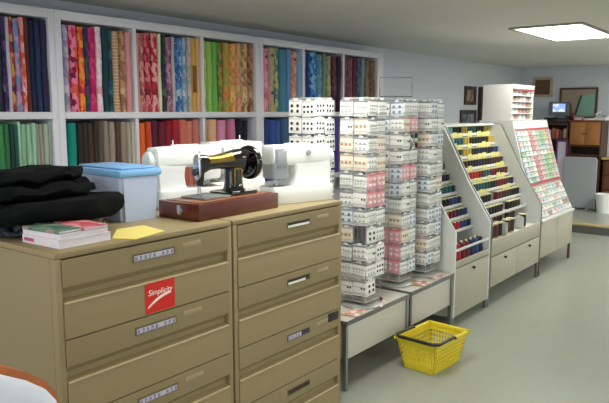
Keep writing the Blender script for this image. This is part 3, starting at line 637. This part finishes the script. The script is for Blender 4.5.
# ------------------------------------------------------------------ thread displays
DOORM = mat('beige_laminate', (168, 164, 146), .45, 0, .03, 8)
GAB = mat('display_white', (206, 208, 204), .45, 0, .02, 8); KNOB = mat('dark_knob', (50, 46, 44), .4, .5)
GP = [(0, .02), (0, .72), (-.19, 1.02), (-.43, 1.475), (-.52, 1.49), (-.78, 1.49), (-.78, .02)]
SETB = .13
def slope_at(z):
    if z < GP[1][1]: return 0.0
    for (x0, z0), (x1, z1) in zip(GP[1:4], GP[2:5]):
        if z0 <= z <= z1: return x0 + (x1 - x0) * (z - z0) / (z1 - z0)
    return GP[3][0]
def thread_display(y0, y1, label, ndoor, zbot, zfas):
    t = thing('thread_display', label, 'thread display', (-2.0, y0, 0), 0, 'sloped thread displays'); W = y1 - y0
    for a in (0, W - .018):
        MB().prism([(u, max(v, zbot)) for u, v in GP], a, a + .018).build('side_panel', GAB, t)
    MB().b2(-.78, -.768, .018, W - .018, zbot, 1.49).build('back_panel', GAB, t)
    MB().b2(-.78, -.50, .018, W - .018, 1.472, 1.488).build('top_panel', GAB, t)
    MB().b2(-.768, -.02, .018, W - .018, zbot, zbot + .018).build('bottom_panel', GAB, t)
    MB().b2(-.768, -.02, .018, W - .018, zfas - .006, zfas + .010).build('deck', GAB, t)
    n = ndoor; dw = (W - .04) / n
    for k in range(n):
        d = MB().b2(-.018, 0.0, .02 + dw * k + .002, .02 + dw * (k + 1) - .002, zbot + .004, zfas - .01, .002).build('door', DOORM, t)
        yk = .02 + dw * (k + .5); MB().cyl((0, yk, zfas - .05), (.02, yk, zfas - .05), .008, .013, 14).build('knob', KNOB, d)
    for x in (-.02, -.76):
        for y in (.012, W - .012): MB().b2(x - .012, x + .012, y - .012, y + .012, 0, zbot, .002).build('leg', EDGE, t)
    for a in ((0, W - .018) if ndoor == 2 else ()):
        e = MB()
        for (u0, v0), (u1, v1) in zip([(0, zbot)] + GP[1:4], GP[1:5]):
            d = Vector((u1 - u0, 0, v1 - v0)); n_ = Vector((d.z, 0, -d.x)).normalized() * .005
            q0, q1 = Vector((u0, 0, v0)) + n_ * .05, Vector((u1, 0, v1)) + n_ * .05
            e.skin([e.ring([(q.x, a + .001, q.z), (q.x, a + .017, q.z), (q.x + n_.x, a + .017, q.z + n_.z), (q.x + n_.x, a + .001, q.z + n_.z)]) for q in (q0, q1)])
        e.build('edge_trim', EDGE, t)
    MB().b2(-.012, .002, .019, W - .019, zfas, zfas + (.13 if ndoor == 2 else .045), .001).build('bin_front', DOORM, t)
    return t, W
SPC = dict(red=(176, 24, 34), wine=(96, 20, 34), magenta=(150, 30, 80), navy=(26, 34, 70), blue=(30, 64, 120), teal=(24, 90, 96), green=(24, 70, 50), black=(20, 20, 22), brown=(62, 38, 28), paleteal=(130, 180, 186), purple=(70, 40, 80), gold=(190, 160, 60))
SPN = dict(wine='wine red', paleteal='pale teal')
SPOOL = {}
for nm, c in SPC.items():
    b = MB(); b.lathe([(.020, 0), (.021, .002), (.021, .005), (.014, .007), (.014, .062), (.019, .064), (.019, .068), (.005, .068)], n=14); o = b.build('thread_spool', mat('spool_core', (208, 200, 150), .5))
    tag(o, nm, 'thread spool'); b = MB(); b.lathe([(.0142, .0072), (.0195, .008), (.0195, .060), (.0142, .0618)], n=14)
    b.build('thread', mat('thread_' + nm, c, .6, 0, .15, 300), o); SPOOL[nm] = [o, 0]
def put_spool(nm, loc, lb, sc=1.0):
    o, u = SPOOL[nm]
    if not u: SPOOL[nm][1] = 1; o.location = loc; o['label'] = lb; o['group'] = 'thread spools on the sloped displays'; n = o
    else: n = dup(o, loc, None, lb, 'thread spools on the sloped displays')
    n.scale = (sc, sc, sc); n.location.z += .0008
    return n
def trays(t, W, zs, yellow):
    YEL = mat('yellow_label', (208, 202, 122), .6)
    for r, z in enumerate(zs):
        x = slope_at(z + .02) - .012 - SETB
        p = MB(); p.prism([(x, z - .004), (x, z + .02), (x - .004, z + .02), (x - .004, z), (x - .105, z), (x - .105, z + .078), (x - .109, z + .078), (x - .109, z - .004)], .0185, W - .0185)
        tr = p.build('tray', GAB, t, smooth=0)
        if yellow and r < yellow:
            n = int(W / .105)
            for k in range(n):
                if random.random() < (.76 if r < yellow - 2 else .6):
                    y = .03 + (W - .06) * (k + .5) / n
                    MB().b2(x, x + .002, y - .045, y + .045, z - .012, z + .028 + random.uniform(-.006, .012)).build('price_label', YEL, tr)
# narrow display
TA, WA = thread_display(4.375, 5.03, 'narrow sloped white thread display with a single drawer door', 1, .075, .455)
zsA = [1.37 - .088 * k for k in range(9)]
trays(TA, WA, zsA, 0)
trA = ['paleteal', 'magenta', 'magenta', 'magenta', 'wine', 'teal', 'teal', 'green']
PA = [['paleteal', 'teal', 'black'], ['magenta', 'wine', 'purple'], ['magenta', 'wine', 'magenta'], ['magenta', 'magenta', 'wine', 'teal'], ['wine', 'teal', 'black', 'navy'], ['brown', 'black', 'teal', 'teal', 'navy'], ['teal', 'green', 'black', 'blue', 'navy'], ['red', 'red', 'wine', 'navy', 'blue'], ['red', 'wine', 'red', 'blue', 'navy']]
for r, z in enumerate(zsA):
    n = 9; x = -2.0 + slope_at(z + .02) - .012 - .030 - SETB
    for k in range(n):
        nm = PA[r][int(k * len(PA[r]) / n)]
        put_spool(nm, (x - .002, 4.375 + .018 + (WA - .036) * (k + .5) / n, z), f'{SPN.get(nm, nm)} thread spool on the narrow display, tray {NUM[r]} from top, {ORD[k]} from left', 1.12)
# big cones in the bottom bin
CONES = [('red', 'bright red'), ('red', 'bright red'), ('wine', 'wine red'), ('wine', 'wine red'), ('navy', 'navy blue'), ('blue', 'blue'), ('navy', 'navy blue')]
for k, (cn, wd) in enumerate(CONES):
    b = MB(); b.lathe([(.034, 0), (.034, .004), (.012, .006), (.010, .15), (.006, .155)], n=18); o = b.build('thread_cone', MC['spool_core'], None, (-2.0 - .065, 4.375 + .035 + (WA - .07) * (k + .5) / 7, .466))
    b = MB(); b.lathe([(.013, .008), (.036, .012), (.034, .05), (.026, .135), (.012, .14)], n=18); b.build('thread', MC['thread_' + cn], o)
    tag(o, f'{wd} thread cone in bottom bin of the narrow thread display, {ORD[k]} from left', 'thread cone', 'thread cones in the bottom bin')
MB().b2(-.012, .0, .019, WA - .019, .575, .592, .001).build('rail', GAB, TA)
# wide display
TB, WB = thread_display(5.045, 6.29, 'wide sloped white thread display with yellow labels and two doors', 2, .155, .42)
zsB = [1.385 - .098 * k for k in range(9)]
trays(TB, WB, zsB, 6)
PB = [['paleteal', 'paleteal', 'black', 'gold', 'teal', 'black', 'gold'], ['black', 'paleteal', 'teal', 'gold', 'black', 'black', 'black', 'gold'], ['wine', 'green', 'gold', 'black', 'navy', 'black', 'blue'], ['wine', 'brown', 'black', 'navy', 'black', 'brown', 'brown'],
      ['black', 'wine', 'red', 'wine', 'teal', 'wine', 'brown', 'wine'], ['brown', 'brown', 'teal', 'green', 'black', 'wine', 'wine', 'navy'], ['wine', 'black', 'black', None, 'wine', 'brown', 'black', 'black'], ['teal', 'blue', 'black', 'black', None, 'black', 'brown', None], ['black', None, 'wine', 'black', None, 'brown', None, None]]
nB = 19
for r, z in enumerate(zsB):
    x = -2.0 + slope_at(z + .02) - .012 - .032 - SETB
    for k in range(nB):
        nm = PB[r][int(k * len(PB[r]) / nB)]
        if nm is None: continue
        put_spool(nm, (x, 5.045 + .018 + (WB - .036) * (k + .5) / nB, z), f'{SPN.get(nm, nm)} thread spool on the wide display, tray {NUM[r]} from top, {ORD[k]} from left', 1.25)
for k in range(8):
    if k == 6: continue
    nm = ['wine', 'black', 'wine', 'black', 'brown', 'brown', '', 'black'][k]
    put_spool(nm, (-2.08, 5.045 + (.07, .165, .26, .355, .54, .635, .73, .94)[k], .5306), f'{SPN.get(nm, nm)} thread spool in the deep front bin of the wide display, {ORD[k]} from left', 1.9)
MB().b2(-.34, -.013, .0185, WB - .0185, .518, .530).build('bin_floor', GAB, TB)
for y in (WB * .36, WB * .68):
    MB().prism([(-.03, .531), (-.03, .64), (-.09, .66), (-.12, .531)], y - .004, y + .004).build('divider', GAB, TB)

# ------------------------------------------------------------------ notions display with sloped packet rows
TCt = thing('notions_display', 'sloped white display covered with rows of coloured packets, red header stripe', 'notions display', (-2.0, 6.315, 0)); WC = 1.045
CPF = [(0, .18), (0, .56), (-.145, .87), (-.30, 1.43), (-.32, 1.515), (-.66, 1.515), (-.66, .18)]
for a in (0, WC - .018): MB().prism([(u - .012, v) for u, v in CPF], a, a + .018).build('side_panel', GAB, TCt)
MB().prism([(-.02, .552), (-.165, .87), (-.32, 1.43), (-.335, 1.44), (-.18, .865), (-.04, .54)], .018, WC - .018).build('sloped_board', WHITE, TCt)
MB().prism([(-.312, 1.43), (-.332, 1.513), (-.36, 1.513), (-.335, 1.43)], .0185, WC - .0185).build('header', PAPER, TCt)
MB().prism([(-.3045, 1.418), (-.3095, 1.436), (-.33, 1.436), (-.33, 1.418)], .019, WC - .019).build('red_stripe', mat('stripe_red', (172, 66, 62), .5), TCt)
MB().prism([(-.141, .872), (-.147, .889), (-.18, .889), (-.17, .872)], .019, WC - .019).build('red_rail', MC['stripe_red'], TCt)
MB().b2(-.66, -.33, .018, WC - .018, 1.497, 1.514).build('top_panel', GAB, TCt)
MB().b2(-.66, -.648, .018, WC - .018, .18, 1.497).build('back_panel', GAB, TCt)
MB().b2(-.66, .012, -.004, WC + .012, .535, .56, .002).build('counter', GAB, TCt)
for k in range(2): MB().b2(-.02, 0, .004 + .52 * k, .004 + .52 * k + .515, .18, .532, .002).build('front_panel', DOORM, TCt)
MB().b2(-.65, -.02, .01, WC - .01, .18, .195).build('bottom_panel', GAB, TCt)
for x in (-.02, -.62):
    for y in (.02, WC - .02): MB().b2(x - .012, x + .012, y - .012, y + .012, 0, .18, .002).build('leg', mat('rusty_leg', (96, 66, 52), .6), TCt)
PKC = [('pale blue', (171, 183, 190)), ('mint', (162, 185, 171)), ('white', (196, 194, 189)), ('red', (172, 124, 122)), ('pink', (198, 160, 162)), ('pale green', (158, 180, 158)), ('sage', (135, 165, 135)), ('yellow green', (176, 185, 135)), ('blush', (192, 158, 153)), ('green', (131, 163, 136)), ('brown', (151, 126, 115))]
PKT = []
for nm, c in PKC:
    b = MB(); b.box((0, 0, .022), (.012, .098, .044), .003, 1); b.box((0.0065, 0, .036), (.001, .08, .008))
    o = b.build('notion_packet', print_mat('packet_' + nm.replace(' ', '_'), (c, tuple(min(255, int(v * 1.1)) for v in c), tuple(int(v * .86) for v in c)), 40)); tag(o, nm, 'packet'); PKT.append([o, nm, 0])
def put_packet(k, loc, rot, lb, g):
    o, nm, u = PKT[k]
    if not u: PKT[k][2] = 1; o.location = loc; o.rotation_euler = rot; o['label'] = lb; o['group'] = g; return o
    return dup(o, loc, rot, lb, g)
COLK = [0, 1, 2, 3, 4, 5, 6, 7, 8]
for sec, (x0, z0), (x1, z1), n, word in (('upper', (-.163, .90), (-.316, 1.408), 10, 'upper slope'), ('lower', (-.020, .575), (-.155, .862), 5, 'lower slope')):
    ang = math.atan2(x1 - x0, z1 - z0)
    for r in range(n):
        u = 1 - (r + 1) / n
        for c in range(9):
            k = COLK[c] if sec == 'upper' else random.choice([0, 2, 2, 4, 1, 5, 10, 3, 2])
            if random.random() < .22: k = random.choice([2, 2, 0, 4, 9])
            loc = (-2.0 + x0 + (x1 - x0) * u + .0085 / math.cos(ang), 6.315 + .03 + (WC - .06) * (c + .5) / 9, z0 + (z1 - z0) * u + .002)
            put_packet(k, loc, (0, ang, 0), f'{PKC[k][0]} packet on the {word} of the notions display, row {NUM[r]}, {ORD[c]} column', 'packets on the notions display')
# white box case with small shelves on top of the notions display
TW = thing('packet_case', 'white shelved case of small packets standing on the notions display', 'display case', (-2.355, 6.34, 1.5155)); HW, WW = .355, .62
MB().b2(-.30, 0, 0, .014, 0, HW, .002).build('side_panel', WHITE, TW); MB().b2(-.30, 0, WW - .014, WW, 0, HW, .002).build('side_panel', WHITE, TW)
MB().b2(-.30, 0, .014, WW - .014, HW - .014, HW).build('top_panel', WHITE, TW); MB().b2(-.30, -.288, .014, WW - .014, 0, HW - .014).build('back_panel', WHITE, TW)
MB().b2(0, .006, 0, WW, HW - .04, HW, .001).build('header', PAPER, TW)
MB().b2(.006, .0075, .02, WW - .02, HW - .056, HW - .044).build('red_stripe', MC['stripe_red'], TW)
for k in range(5):
    z = .004 + .06 * k
    MB().b2(-.288, -.002, .014, WW - .014, z, z + .008).build('shelf', WHITE, TW)
    for c in range(5):
        kk = random.choice([2, 2, 0, 3, 2, 10, 4])
        put_packet(kk, (-2.355 - .03, 6.34 + .03 + (WW - .06) * (c + .5) / 5, 1.5155 + z + .0084), (0, 0, 0), f'{PKC[kk][0]} packet in the top case, shelf {NUM[4 - k]} from top, {ORD[c]} from left', 'packets in the top case')

# ------------------------------------------------------------------ yellow shopping basket
t = thing('shopping_basket', 'yellow plastic shopping basket with black handle standing on the floor', 'shopping basket', (-1.80, 3.64, 0.0), R(-4))
YB_ = mat('yellow_plastic', (216, 196, 44), .35, 0, .03, 10)
b0, b1, HB = (.102, .155), (.138, .196), .20
def side(u0, u1, w0, w1, n, name):
    b = MB(); lo0, lo1, hi0, hi1 = Vector((*u0, .006)), Vector((*u1, .006)), Vector((*w0, HB)), Vector((*w1, HB))
    for k in range(n + 1):
        f = k / n; p, q = lo0.lerp(lo1, f), hi0.lerp(hi1, f); b.cyl(p, q, .0042, None, 6)
    for zf in (.1, .25, .4, .55, .7, .85): b.cyl(lo0.lerp(hi0, zf), lo1.lerp(hi1, zf), .0042, None, 6)
    # solid lower and upper bands
    for za, zb in ((0, .16), (.8, 1.0)):
        a1, a2, a3, a4 = lo0.lerp(hi0, za), lo1.lerp(hi1, za), lo1.lerp(hi1, zb), lo0.lerp(hi0, zb)
        nrm = (a2 - a1).cross(a4 - a1).normalized() * .0025
        b.skin([b.ring([q + nrm for q in (a1, a2, a3, a4)]), b.ring([q - nrm for q in (a1, a2, a3, a4)])])
    return b.build(name, YB_, t)
cs = [(-1, -1), (1, -1), (1, 1), (-1, 1)]
for k in range(4):
    a, c = cs[k], cs[(k + 1) % 4]
    side((a[0] * b0[0], a[1] * b0[1]), (c[0] * b0[0], c[1] * b0[1]), (a[0] * b1[0], a[1] * b1[1]), (c[0] * b1[0], c[1] * b1[1]), 12 if k % 2 == 0 else 17, 'side_panel')
b = MB(); b.b2(-b0[0], b0[0], -b0[1], b0[1], 0, .006, .002); b.build('bottom', YB_, t)
b = MB()
for k in range(4):
    a, c = cs[k], cs[(k + 1) % 4]; p, q = Vector((a[0] * b1[0], a[1] * b1[1], HB)), Vector((c[0] * b1[0], c[1] * b1[1], HB))
    d = (q - p).normalized(); b.box((0, 0, 0), ((q - p).length + .024, .024, .014), .004, 2, Matrix.Translation((p + q) / 2) @ Matrix.Rotation(math.atan2(d.y, d.x), 4, 'Z'))
b.build('rim', YB_, t)
b = MB(); e = .012; hz = HB + .015
b.tube([(-b1[0] - e, .02, hz - .01), (-b1[0] - e, .0, hz), (-b1[0] - e, -b1[1] + .02, hz), (-b1[0] + .02, -b1[1] - e, hz), (b1[0] - .02, -b1[1] - e, hz), (b1[0] + e, -b1[1] + .02, hz), (b1[0] + e, 0, hz), (b1[0] + e, .02, hz - .01)], .0105, 8)
b.build('handle', mat('handle_black', (30, 24, 22), .4), t)

# ------------------------------------------------------------------ chair at the lower left corner
t = thing('chair', 'wooden chair with pale cloth back at the lower left corner, before the cabinet', 'chair', (-1.62, .62, 0), R(0))
CWD = mat('chair_wood', (176, 100, 54), .4, 0, .25, 16); PAD = mat('pale_cloth', (206, 210, 222), .9, 0, .04, 60, .2)
bp = [(.28, .50), (.28, .93), (.30, 1.0), (.36, 1.03), (.50, 1.035), (.62, 1.028), (.70, 1.008), (.745, .986), (.795, .957), (.845, .917), (.873, .877), (.883, .84), (.875, .50)]
t.location = (-1.5, 0, 0)
MB().prism(bp, -.028, 0, 'X').build('back_frame', CWD, t)
def inset(pts, d): cx = sum(p[0] for p in pts) / len(pts); return [(p[0] + (d if p[0] < cx else -d) * (1 if abs(p[0] - cx) > .1 else .3), p[1] - d * (1 if p[1] > .6 else -1)) for p in pts]
b = MB(); rg = []
for xx, dd in ((.001, .014), (.02, .012), (.04, .02), (.05, .045)): rg.append(b.ring([(xx, y, z) for y, z in inset(bp, dd)]))
b.skin(rg); b.build('back_pad', PAD, t, smooth=60)
MB().b2(.0, .44, .32, .85, .42, .45, .01).build('seat', CWD, t)
MB().b2(.06, .42, .34, .83, .4505, .50, .02, 3).build('seat_pad', PAD, t)
for yy in (.335, .835):
    MB().cyl((.41, yy, 0), (.41, yy, .42), .016, .022, 12).build('leg', CWD, t)
    MB().cyl((-.04, yy, 0), (-.014, yy, .52), .016, .022, 12).build('leg', CWD, t)
    MB().cyl((-.02, yy, .2), (.41, yy, .2), .011, None, 10).build('stretcher', CWD, t)

# ------------------------------------------------------------------ pictures on the walls
def picture(label, corners, wall, fcol, inner, fw, cat='picture', deep=.025):
    (a0, z0), (a1, z1) = corners
    a0, a1 = min(a0, a1), max(a0, a1); z0, z1 = min(z0, z1), max(z0, z1)
    W, H = a1 - a0, z1 - z0
    loc = (XL + .001, (a0 + a1) / 2, z0) if wall == 'left' else ((a0 + a1) / 2, YF - .001, z0)
    t = thing('framed_picture', label, cat, loc, R(90) if wall == 'left' else 0, 'framed pictures on the walls')
    f = MB(); d = deep
    for s in (-1, 1): f.b2(s * W / 2, s * (W / 2 - fw), -d, 0, 0, H, .002)
    f.b2(-W / 2 + fw, W / 2 - fw, -d, 0, 0, fw, .002); f.b2(-W / 2 + fw, W / 2 - fw, -d, 0, H - fw, H, .002)
    f.build('frame', mat('frame_%d_%d_%d' % fcol, fcol, .5, 0, .2, 20), t)
    MB().b2(-W / 2 + fw, W / 2 - fw, -d * .5, -.001, fw, H - fw).build('print', inner, t)
    return t, W, H
lw = lambda x, y: (at_x(x, y, XL + .02).y, at_x(x, y, XL + .02).z)
fw_ = lambda x, y: (at_y(x, y, YF - .02).x, at_y(x, y, YF - .02).z)
picture('small brown framed picture high on the left wall', (lw(465.5, 86), lw(476, 105)), 'left', (70, 52, 44), print_mat('print_a', ((120, 100, 86), (160, 140, 120), (90, 70, 60)), 12), .05)
picture('dark framed picture low on the left wall above the thread displays', (lw(461, 110), lw(476, 126)), 'left', (60, 54, 54), print_mat('print_b', ((120, 124, 134), (90, 90, 100), (150, 150, 156)), 12), .06)
picture('tall dark frame on the left wall beside the white packet case', (lw(479.5, 87), lw(485.5, 122)), 'left', (52, 38, 34), mat('print_dark', (70, 54, 48), .5), .05, deep=.05)
pt, pw_, ph_ = picture('brown picture with cream bottom border on the far wall', (fw_(533, 77.5), fw_(552, 97)), 'far', (192, 174, 142), mat('print_brown', (104, 76, 56), .5, 0, .15, 30), .042)
mt, mw, mh = picture('large brown framed pin board with a pale green sheet on the far wall', (fw_(560, 88), fw_(596.5, 119)), 'far', (86, 56, 40), mat('cork', (168, 152, 136), .8, 0, .1, 40), .03, 'notice board')
b = MB(); b.prism([(-.02, .05), (.05, .36), (.25, .40), (.25, .05)], -.018, -.014, 'Y'); b.build('green_sheet', mat('green_sheet', (140, 186, 164), .7), mt)
b = MB(); b.prism([(-.25, .03), (-.25, .20), (-.10, .24), (-.08, .03)], -.018, -.014, 'Y'); b.build('brown_sheet', mat('brown_sheet', (126, 84, 60), .7), mt)
b = MB(); b.prism([(-.06, .03), (-.03, .03), (.06, .37), (.03, .37)], -.018, -.0135, 'Y'); b.build('dark_strip', mat('dark_green', (60, 80, 70), .7), mt)

# ------------------------------------------------------------------ far corner: hutch, computer, bin
OAK = mat('oak', (168, 112, 56), .4, 0, .2, 8); DKW = mat('dark_wood', (84, 54, 40), .5, 0, .2, 10)
Y0 = 10.58
hx0, hx1 = -3.00, -2.525
t = thing('hutch_cabinet', 'oak cabinet with two doors on dark wood at the far wall', 'cabinet', (hx0, Y0, ZS)); HWd = hx1 - hx0
zz = lambda z: z - ZS
b = MB(); b.b2(0, .02, 0, .4, 0, zz(1.45)); b.b2(HWd - .02, HWd, 0, .4, 0, zz(1.45)); b.b2(.02, HWd - .02, .385, .4, 0, zz(1.45)); b.b2(.02, HWd - .02, 0.01, .385, zz(1.07), zz(1.09)); b.b2(.02, HWd - .02, .01, .385, zz(.93), zz(.95)); b.b2(.02, HWd - .02, .01, .385, .05, .07); b.b2(.02, HWd - .02, .03, .05, .07, zz(.93)); b.build('carcass', DKW, t)
for s in range(2):
    d = MB(); x0 = .022 + s * (HWd - .04) / 2; x1 = x0 + (HWd - .048) / 2
    d.b2(x0, x1, -.012, .008, zz(1.10), zz(1.445), .003); d.b2(x0 + .04, x1 - .04, -.018, -.012, zz(1.14), zz(1.405), .004); dd = d.build('door', OAK, t)
    MB().cyl(((x1 - .02) if s == 0 else x0 + .02, -.012, zz(1.27)), ((x1 - .02) if s == 0 else x0 + .02, -.034, zz(1.27)), .009, .012, 12).build('knob', KNOB, dd)
MB().b2(-.015, HWd + .03, -.02, .4, zz(1.45), zz(1.475), .003).build('worktop', mat('red_brown_top', (126, 56, 44), .4), t)
ZT = 1.4756
tag(MB().box((0, 0, .014), (.15, .24, .028), .002).build('paper_stack', PAPER, None, (-2.74, Y0 + .16, ZT)), 'stack of white papers on top of the oak cabinet', 'papers')
tag(MB().box((0, 0, .02), (.10, .2, .04), .003).build('paper_stack', mat('pale_pink_paper', (220, 196, 200), .7), None, (-2.90, Y0 + .14, ZT)), 'pale pink paper stack at the left end of the oak cabinet top', 'papers')
ph = thing('telephone', 'white desk telephone on the right end of the oak cabinet', 'telephone', (-2.55, Y0 + .16, ZT + .029), R(-10))
ph.location = (-2.565, Y0 + .14, ZT)
b = MB(); b.prism([(-.10, 0), (-.10, .03), (.08, .09), (.10, .09), (.10, 0)], -.09, .09, 'X'); b.build('base', PLASTW, ph, None, None)
b = MB(); b.tube([(-.06, -.075, .075), (-.06, -.06, .092), (-.06, .03, .125), (-.06, .075, .118)], .018, 10); b.build('handset', PLASTW, ph)
b = MB(); b.box((0, 0, 0), (.06, .06, .004), .001, 2, Matrix.Translation((.035, -.02, .061)) @ Matrix.Rotation(R(18), 4, 'X')); b.build('keypad', GREYP, ph)
vs = thing('vase', 'small dark red vase on the left end of the oak cabinet', 'vase', (-2.975, Y0 + .1, ZT))
b = MB(); b.lathe([(.022, 0), (.032, .03), (.028, .07), (.016, .10), (.02, .115)], n=16); b.build('body', mat('vase_red', (120, 40, 60), .3), vs)
# computer desk with monitor, left of the hutch
dx0, dx1 = -3.43, -3.02
t = thing('bookcase', 'dark wooden bookcase under the glowing computer screen', 'bookcase', (dx0, Y0, ZS)); DW_ = dx1 - dx0
b = MB(); b.b2(0, .02, 0, .4, 0, zz(1.40)); b.b2(DW_ - .02, DW_, 0, .4, 0, zz(1.40)); b.b2(.02, DW_ - .02, .385, .4, 0, zz(1.40)); b.build('carcass', DKW, t)
for z in (.2, .62, .95, 1.17): MB().b2(.02, DW_ - .02, .005, .385, zz(z), zz(z) + .02).build('shelf', DKW, t)
MB().b2(-.01, DW_ + .01, -.01, .4, zz(1.40), zz(1.42), .003).build('top_panel', DKW, t)
for k, (c, h, lb) in enumerate([((170, 60, 60), .15, 'red folder'), ((200, 180, 160), .13, 'cream folder'), ((150, 80, 60), .16, 'brick brown folder'), ((180, 90, 90), .14, 'rosy folder'), ((90, 60, 50), .12, 'dark brown folder'), ((206, 150, 140), .15, 'pink folder')]):
    tag(MB().box((0, 0, h / 2), (.045, .24, h), .003).build('folder', mat(f'folder_{k}', c, .6), None, (dx0 + .06 + .06 * k, Y0 + .14, 1.1906)), f'{lb} on the upper shelf of the bookcase under the screen, {ORD[k]} from left', 'folder', 'folders under the computer screen')
cp = thing('computer_case', 'flat dark computer case under the glowing monitor', 'computer', (-3.215, Y0 + .20, 1.4206))
b = MB(); b.box((0, 0, .045), (.38, .36, .09), .005); b.build('case', DARK, cp); b = MB(); b.box((.09, -.182, .05), (.13, .006, .03), .001); b.build('drive_bay', mat('drive_grey', (70, 70, 74), .5), cp)
mo = thing('monitor', 'small grey computer monitor with lit blue and white screen', 'monitor', (-3.215, Y0 + .20, 1.5112), R(8))
b = MB(); b.lathe([(.10, 0), (.10, .012), (.05, .02), (.05, .03)], n=20); b.build('stand', GREYP, mo)
MONG = mat('monitor_grey', (96, 102, 112), .5)
b = MB(); b.skin([b.ring([(-.15, -.12, .03), (.15, -.12, .03), (.15, -.12, .25), (-.15, -.12, .25)]), b.ring([(-.15, 0, .03), (.15, 0, .03), (.15, 0, .25), (-.15, 0, .25)]), b.ring([(-.09, .15, .05), (.09, .15, .05), (.09, .15, .20), (-.09, .15, .20)])])
b.build('housing', MONG, mo)
def screen_mat():
    m = bpy.data.materials.new('lit_screen'); m.use_nodes = True; nt = m.node_tree; b = nt.nodes['Principled BSDF']
    tc = nt.nodes.new('ShaderNodeTexCoord'); v = nt.nodes.new('ShaderNodeTexVoronoi'); v.inputs['Scale'].default_value = 14
    nt.links.new(tc.outputs['Object'], v.inputs[0]); cr = nt.nodes.new('ShaderNodeValToRGB'); cr.color_ramp.interpolation = 'CONSTANT'
    cr.color_ramp.elements[0].color = lin((150, 186, 240)) + (1,); cr.color_ramp.elements[1].position = .5; cr.color_ramp.elements[1].color = lin((226, 236, 252)) + (1,)
    sp = nt.nodes.new('ShaderNodeSeparateColor'); nt.links.new(v.outputs['Color'], sp.inputs[0]); nt.links.new(sp.outputs[0], cr.inputs[0])
    nt.links.new(cr.outputs[0], b.inputs['Emission Color']); b.inputs['Emission Strength'].default_value = .95; b.inputs['Base Color'].default_value = (.02, .02, .03, 1)
    return m
MB().box((0, -.1215, .155), (.185, .003, .125), .001).build('screen', screen_mat(), mo)
# purple framed board
pb = thing('display_board', 'purple framed white board standing between the notions display and grey partition', 'board', (-3.045, 10.40, ZS), R(0))
b = MB()
for s in (-1, 1): b.b2(s * .085, s * .06, -.012, .012, 0.016, 1.04, .003)
b.b2(-.06, .06, -.012, .012, 1.015, 1.04, .003); b.b2(-.06, .06, -.012, .012, .12, .145, .003); b.build('frame', mat('purple', (96, 44, 104), .5), pb)
MB().b2(-.06, .06, -.004, .004, .145, 1.015).build('panel', mat('board_white', (196, 186, 200), .6), pb)
b = MB(); b.b2(-.085, .085, -.10, .10, 0, .016, .003)
b.build('foot', MC['purple'], pb)
# grey partition panel with rounded corners
gp = thing('partition', 'grey partition panel with rounded corners in front of the oak cabinet', 'partition', (-2.75, 10.38, ZS)); GW, GH, rr = .235, .785, .05
pts = [(-GW, .02)] + [(-GW + rr - rr * math.cos(a), GH - rr + rr * math.sin(a)) for a in [R(15 * k) for k in range(7)]] + [(GW - rr + rr * math.sin(a), GH - rr + rr * math.cos(a)) for a in [R(15 * k) for k in range(7)]] + [(GW, .02)]
MB().prism(pts, -.02, .02).build('panel', mat('partition_grey', (156, 160, 164), .7, 0, .03, 60), gp)
MB().prism([(p[0] * 1.02, p[1] + (.006 if p[1] > .1 else 0)) for p in pts], -.012, .012).build('edge_band', mat('partition_edge', (190, 192, 192), .4), gp)
for s in (-1, 1): MB().b2(s * .15 - .02, s * .15 + .02, -.17, .17, 0, .02, .004).build('foot', GREYP, gp)
# side desk at the right edge
sd = thing('desk', 'dark wooden desk with pale yellow top at the right edge of the view', 'desk', (-2.47, 10.56, ZS))
MB().b2(-.03, 1.1, -.02, .42, .755, .785, .004).build('desktop', mat('yellow_wood', (196, 176, 112), .45, 0, .1, 10), sd)
MB().b2(0, .02, 0, .40, 0, .755).build('side_panel', DKW, sd); MB().b2(1.05, 1.07, 0, .40, 0, .755).build('side_panel', DKW, sd); MB().b2(.02, 1.05, .38, .40, .2, .755).build('back_panel', DKW, sd)
for k in range(3):
    d = MB().b2(.025, .5, -.004, .36, .07 + .225 * k, .07 + .225 * k + .215, .003).build('drawer', mat('drawer_wood', (116, 72, 50), .45, 0, .2, 10), sd)
    MB().tube([(.2, -.004, .185 + .225 * k), (.2, -.025, .185 + .225 * k), (.32, -.025, .185 + .225 * k), (.32, -.004, .185 + .225 * k)], .005).build('handle', KNOB, d)
bu = thing('waste_bin', 'white plastic bin on the raised floor at the right edge', 'bin', (-2.335, 10.20, ZS))
b = MB(); b.lathe([(.10, 0), (.135, .27), (.13, .27), (.097, .008), (.0, .008)][:4] + [(.01, .008)], n=28); b.build('bucket', PLASTW, bu)
b = MB(); b.torus((0, 0, .27), .134, .008, 'Z', 28, 8); b.build('rim', PLASTW, bu)
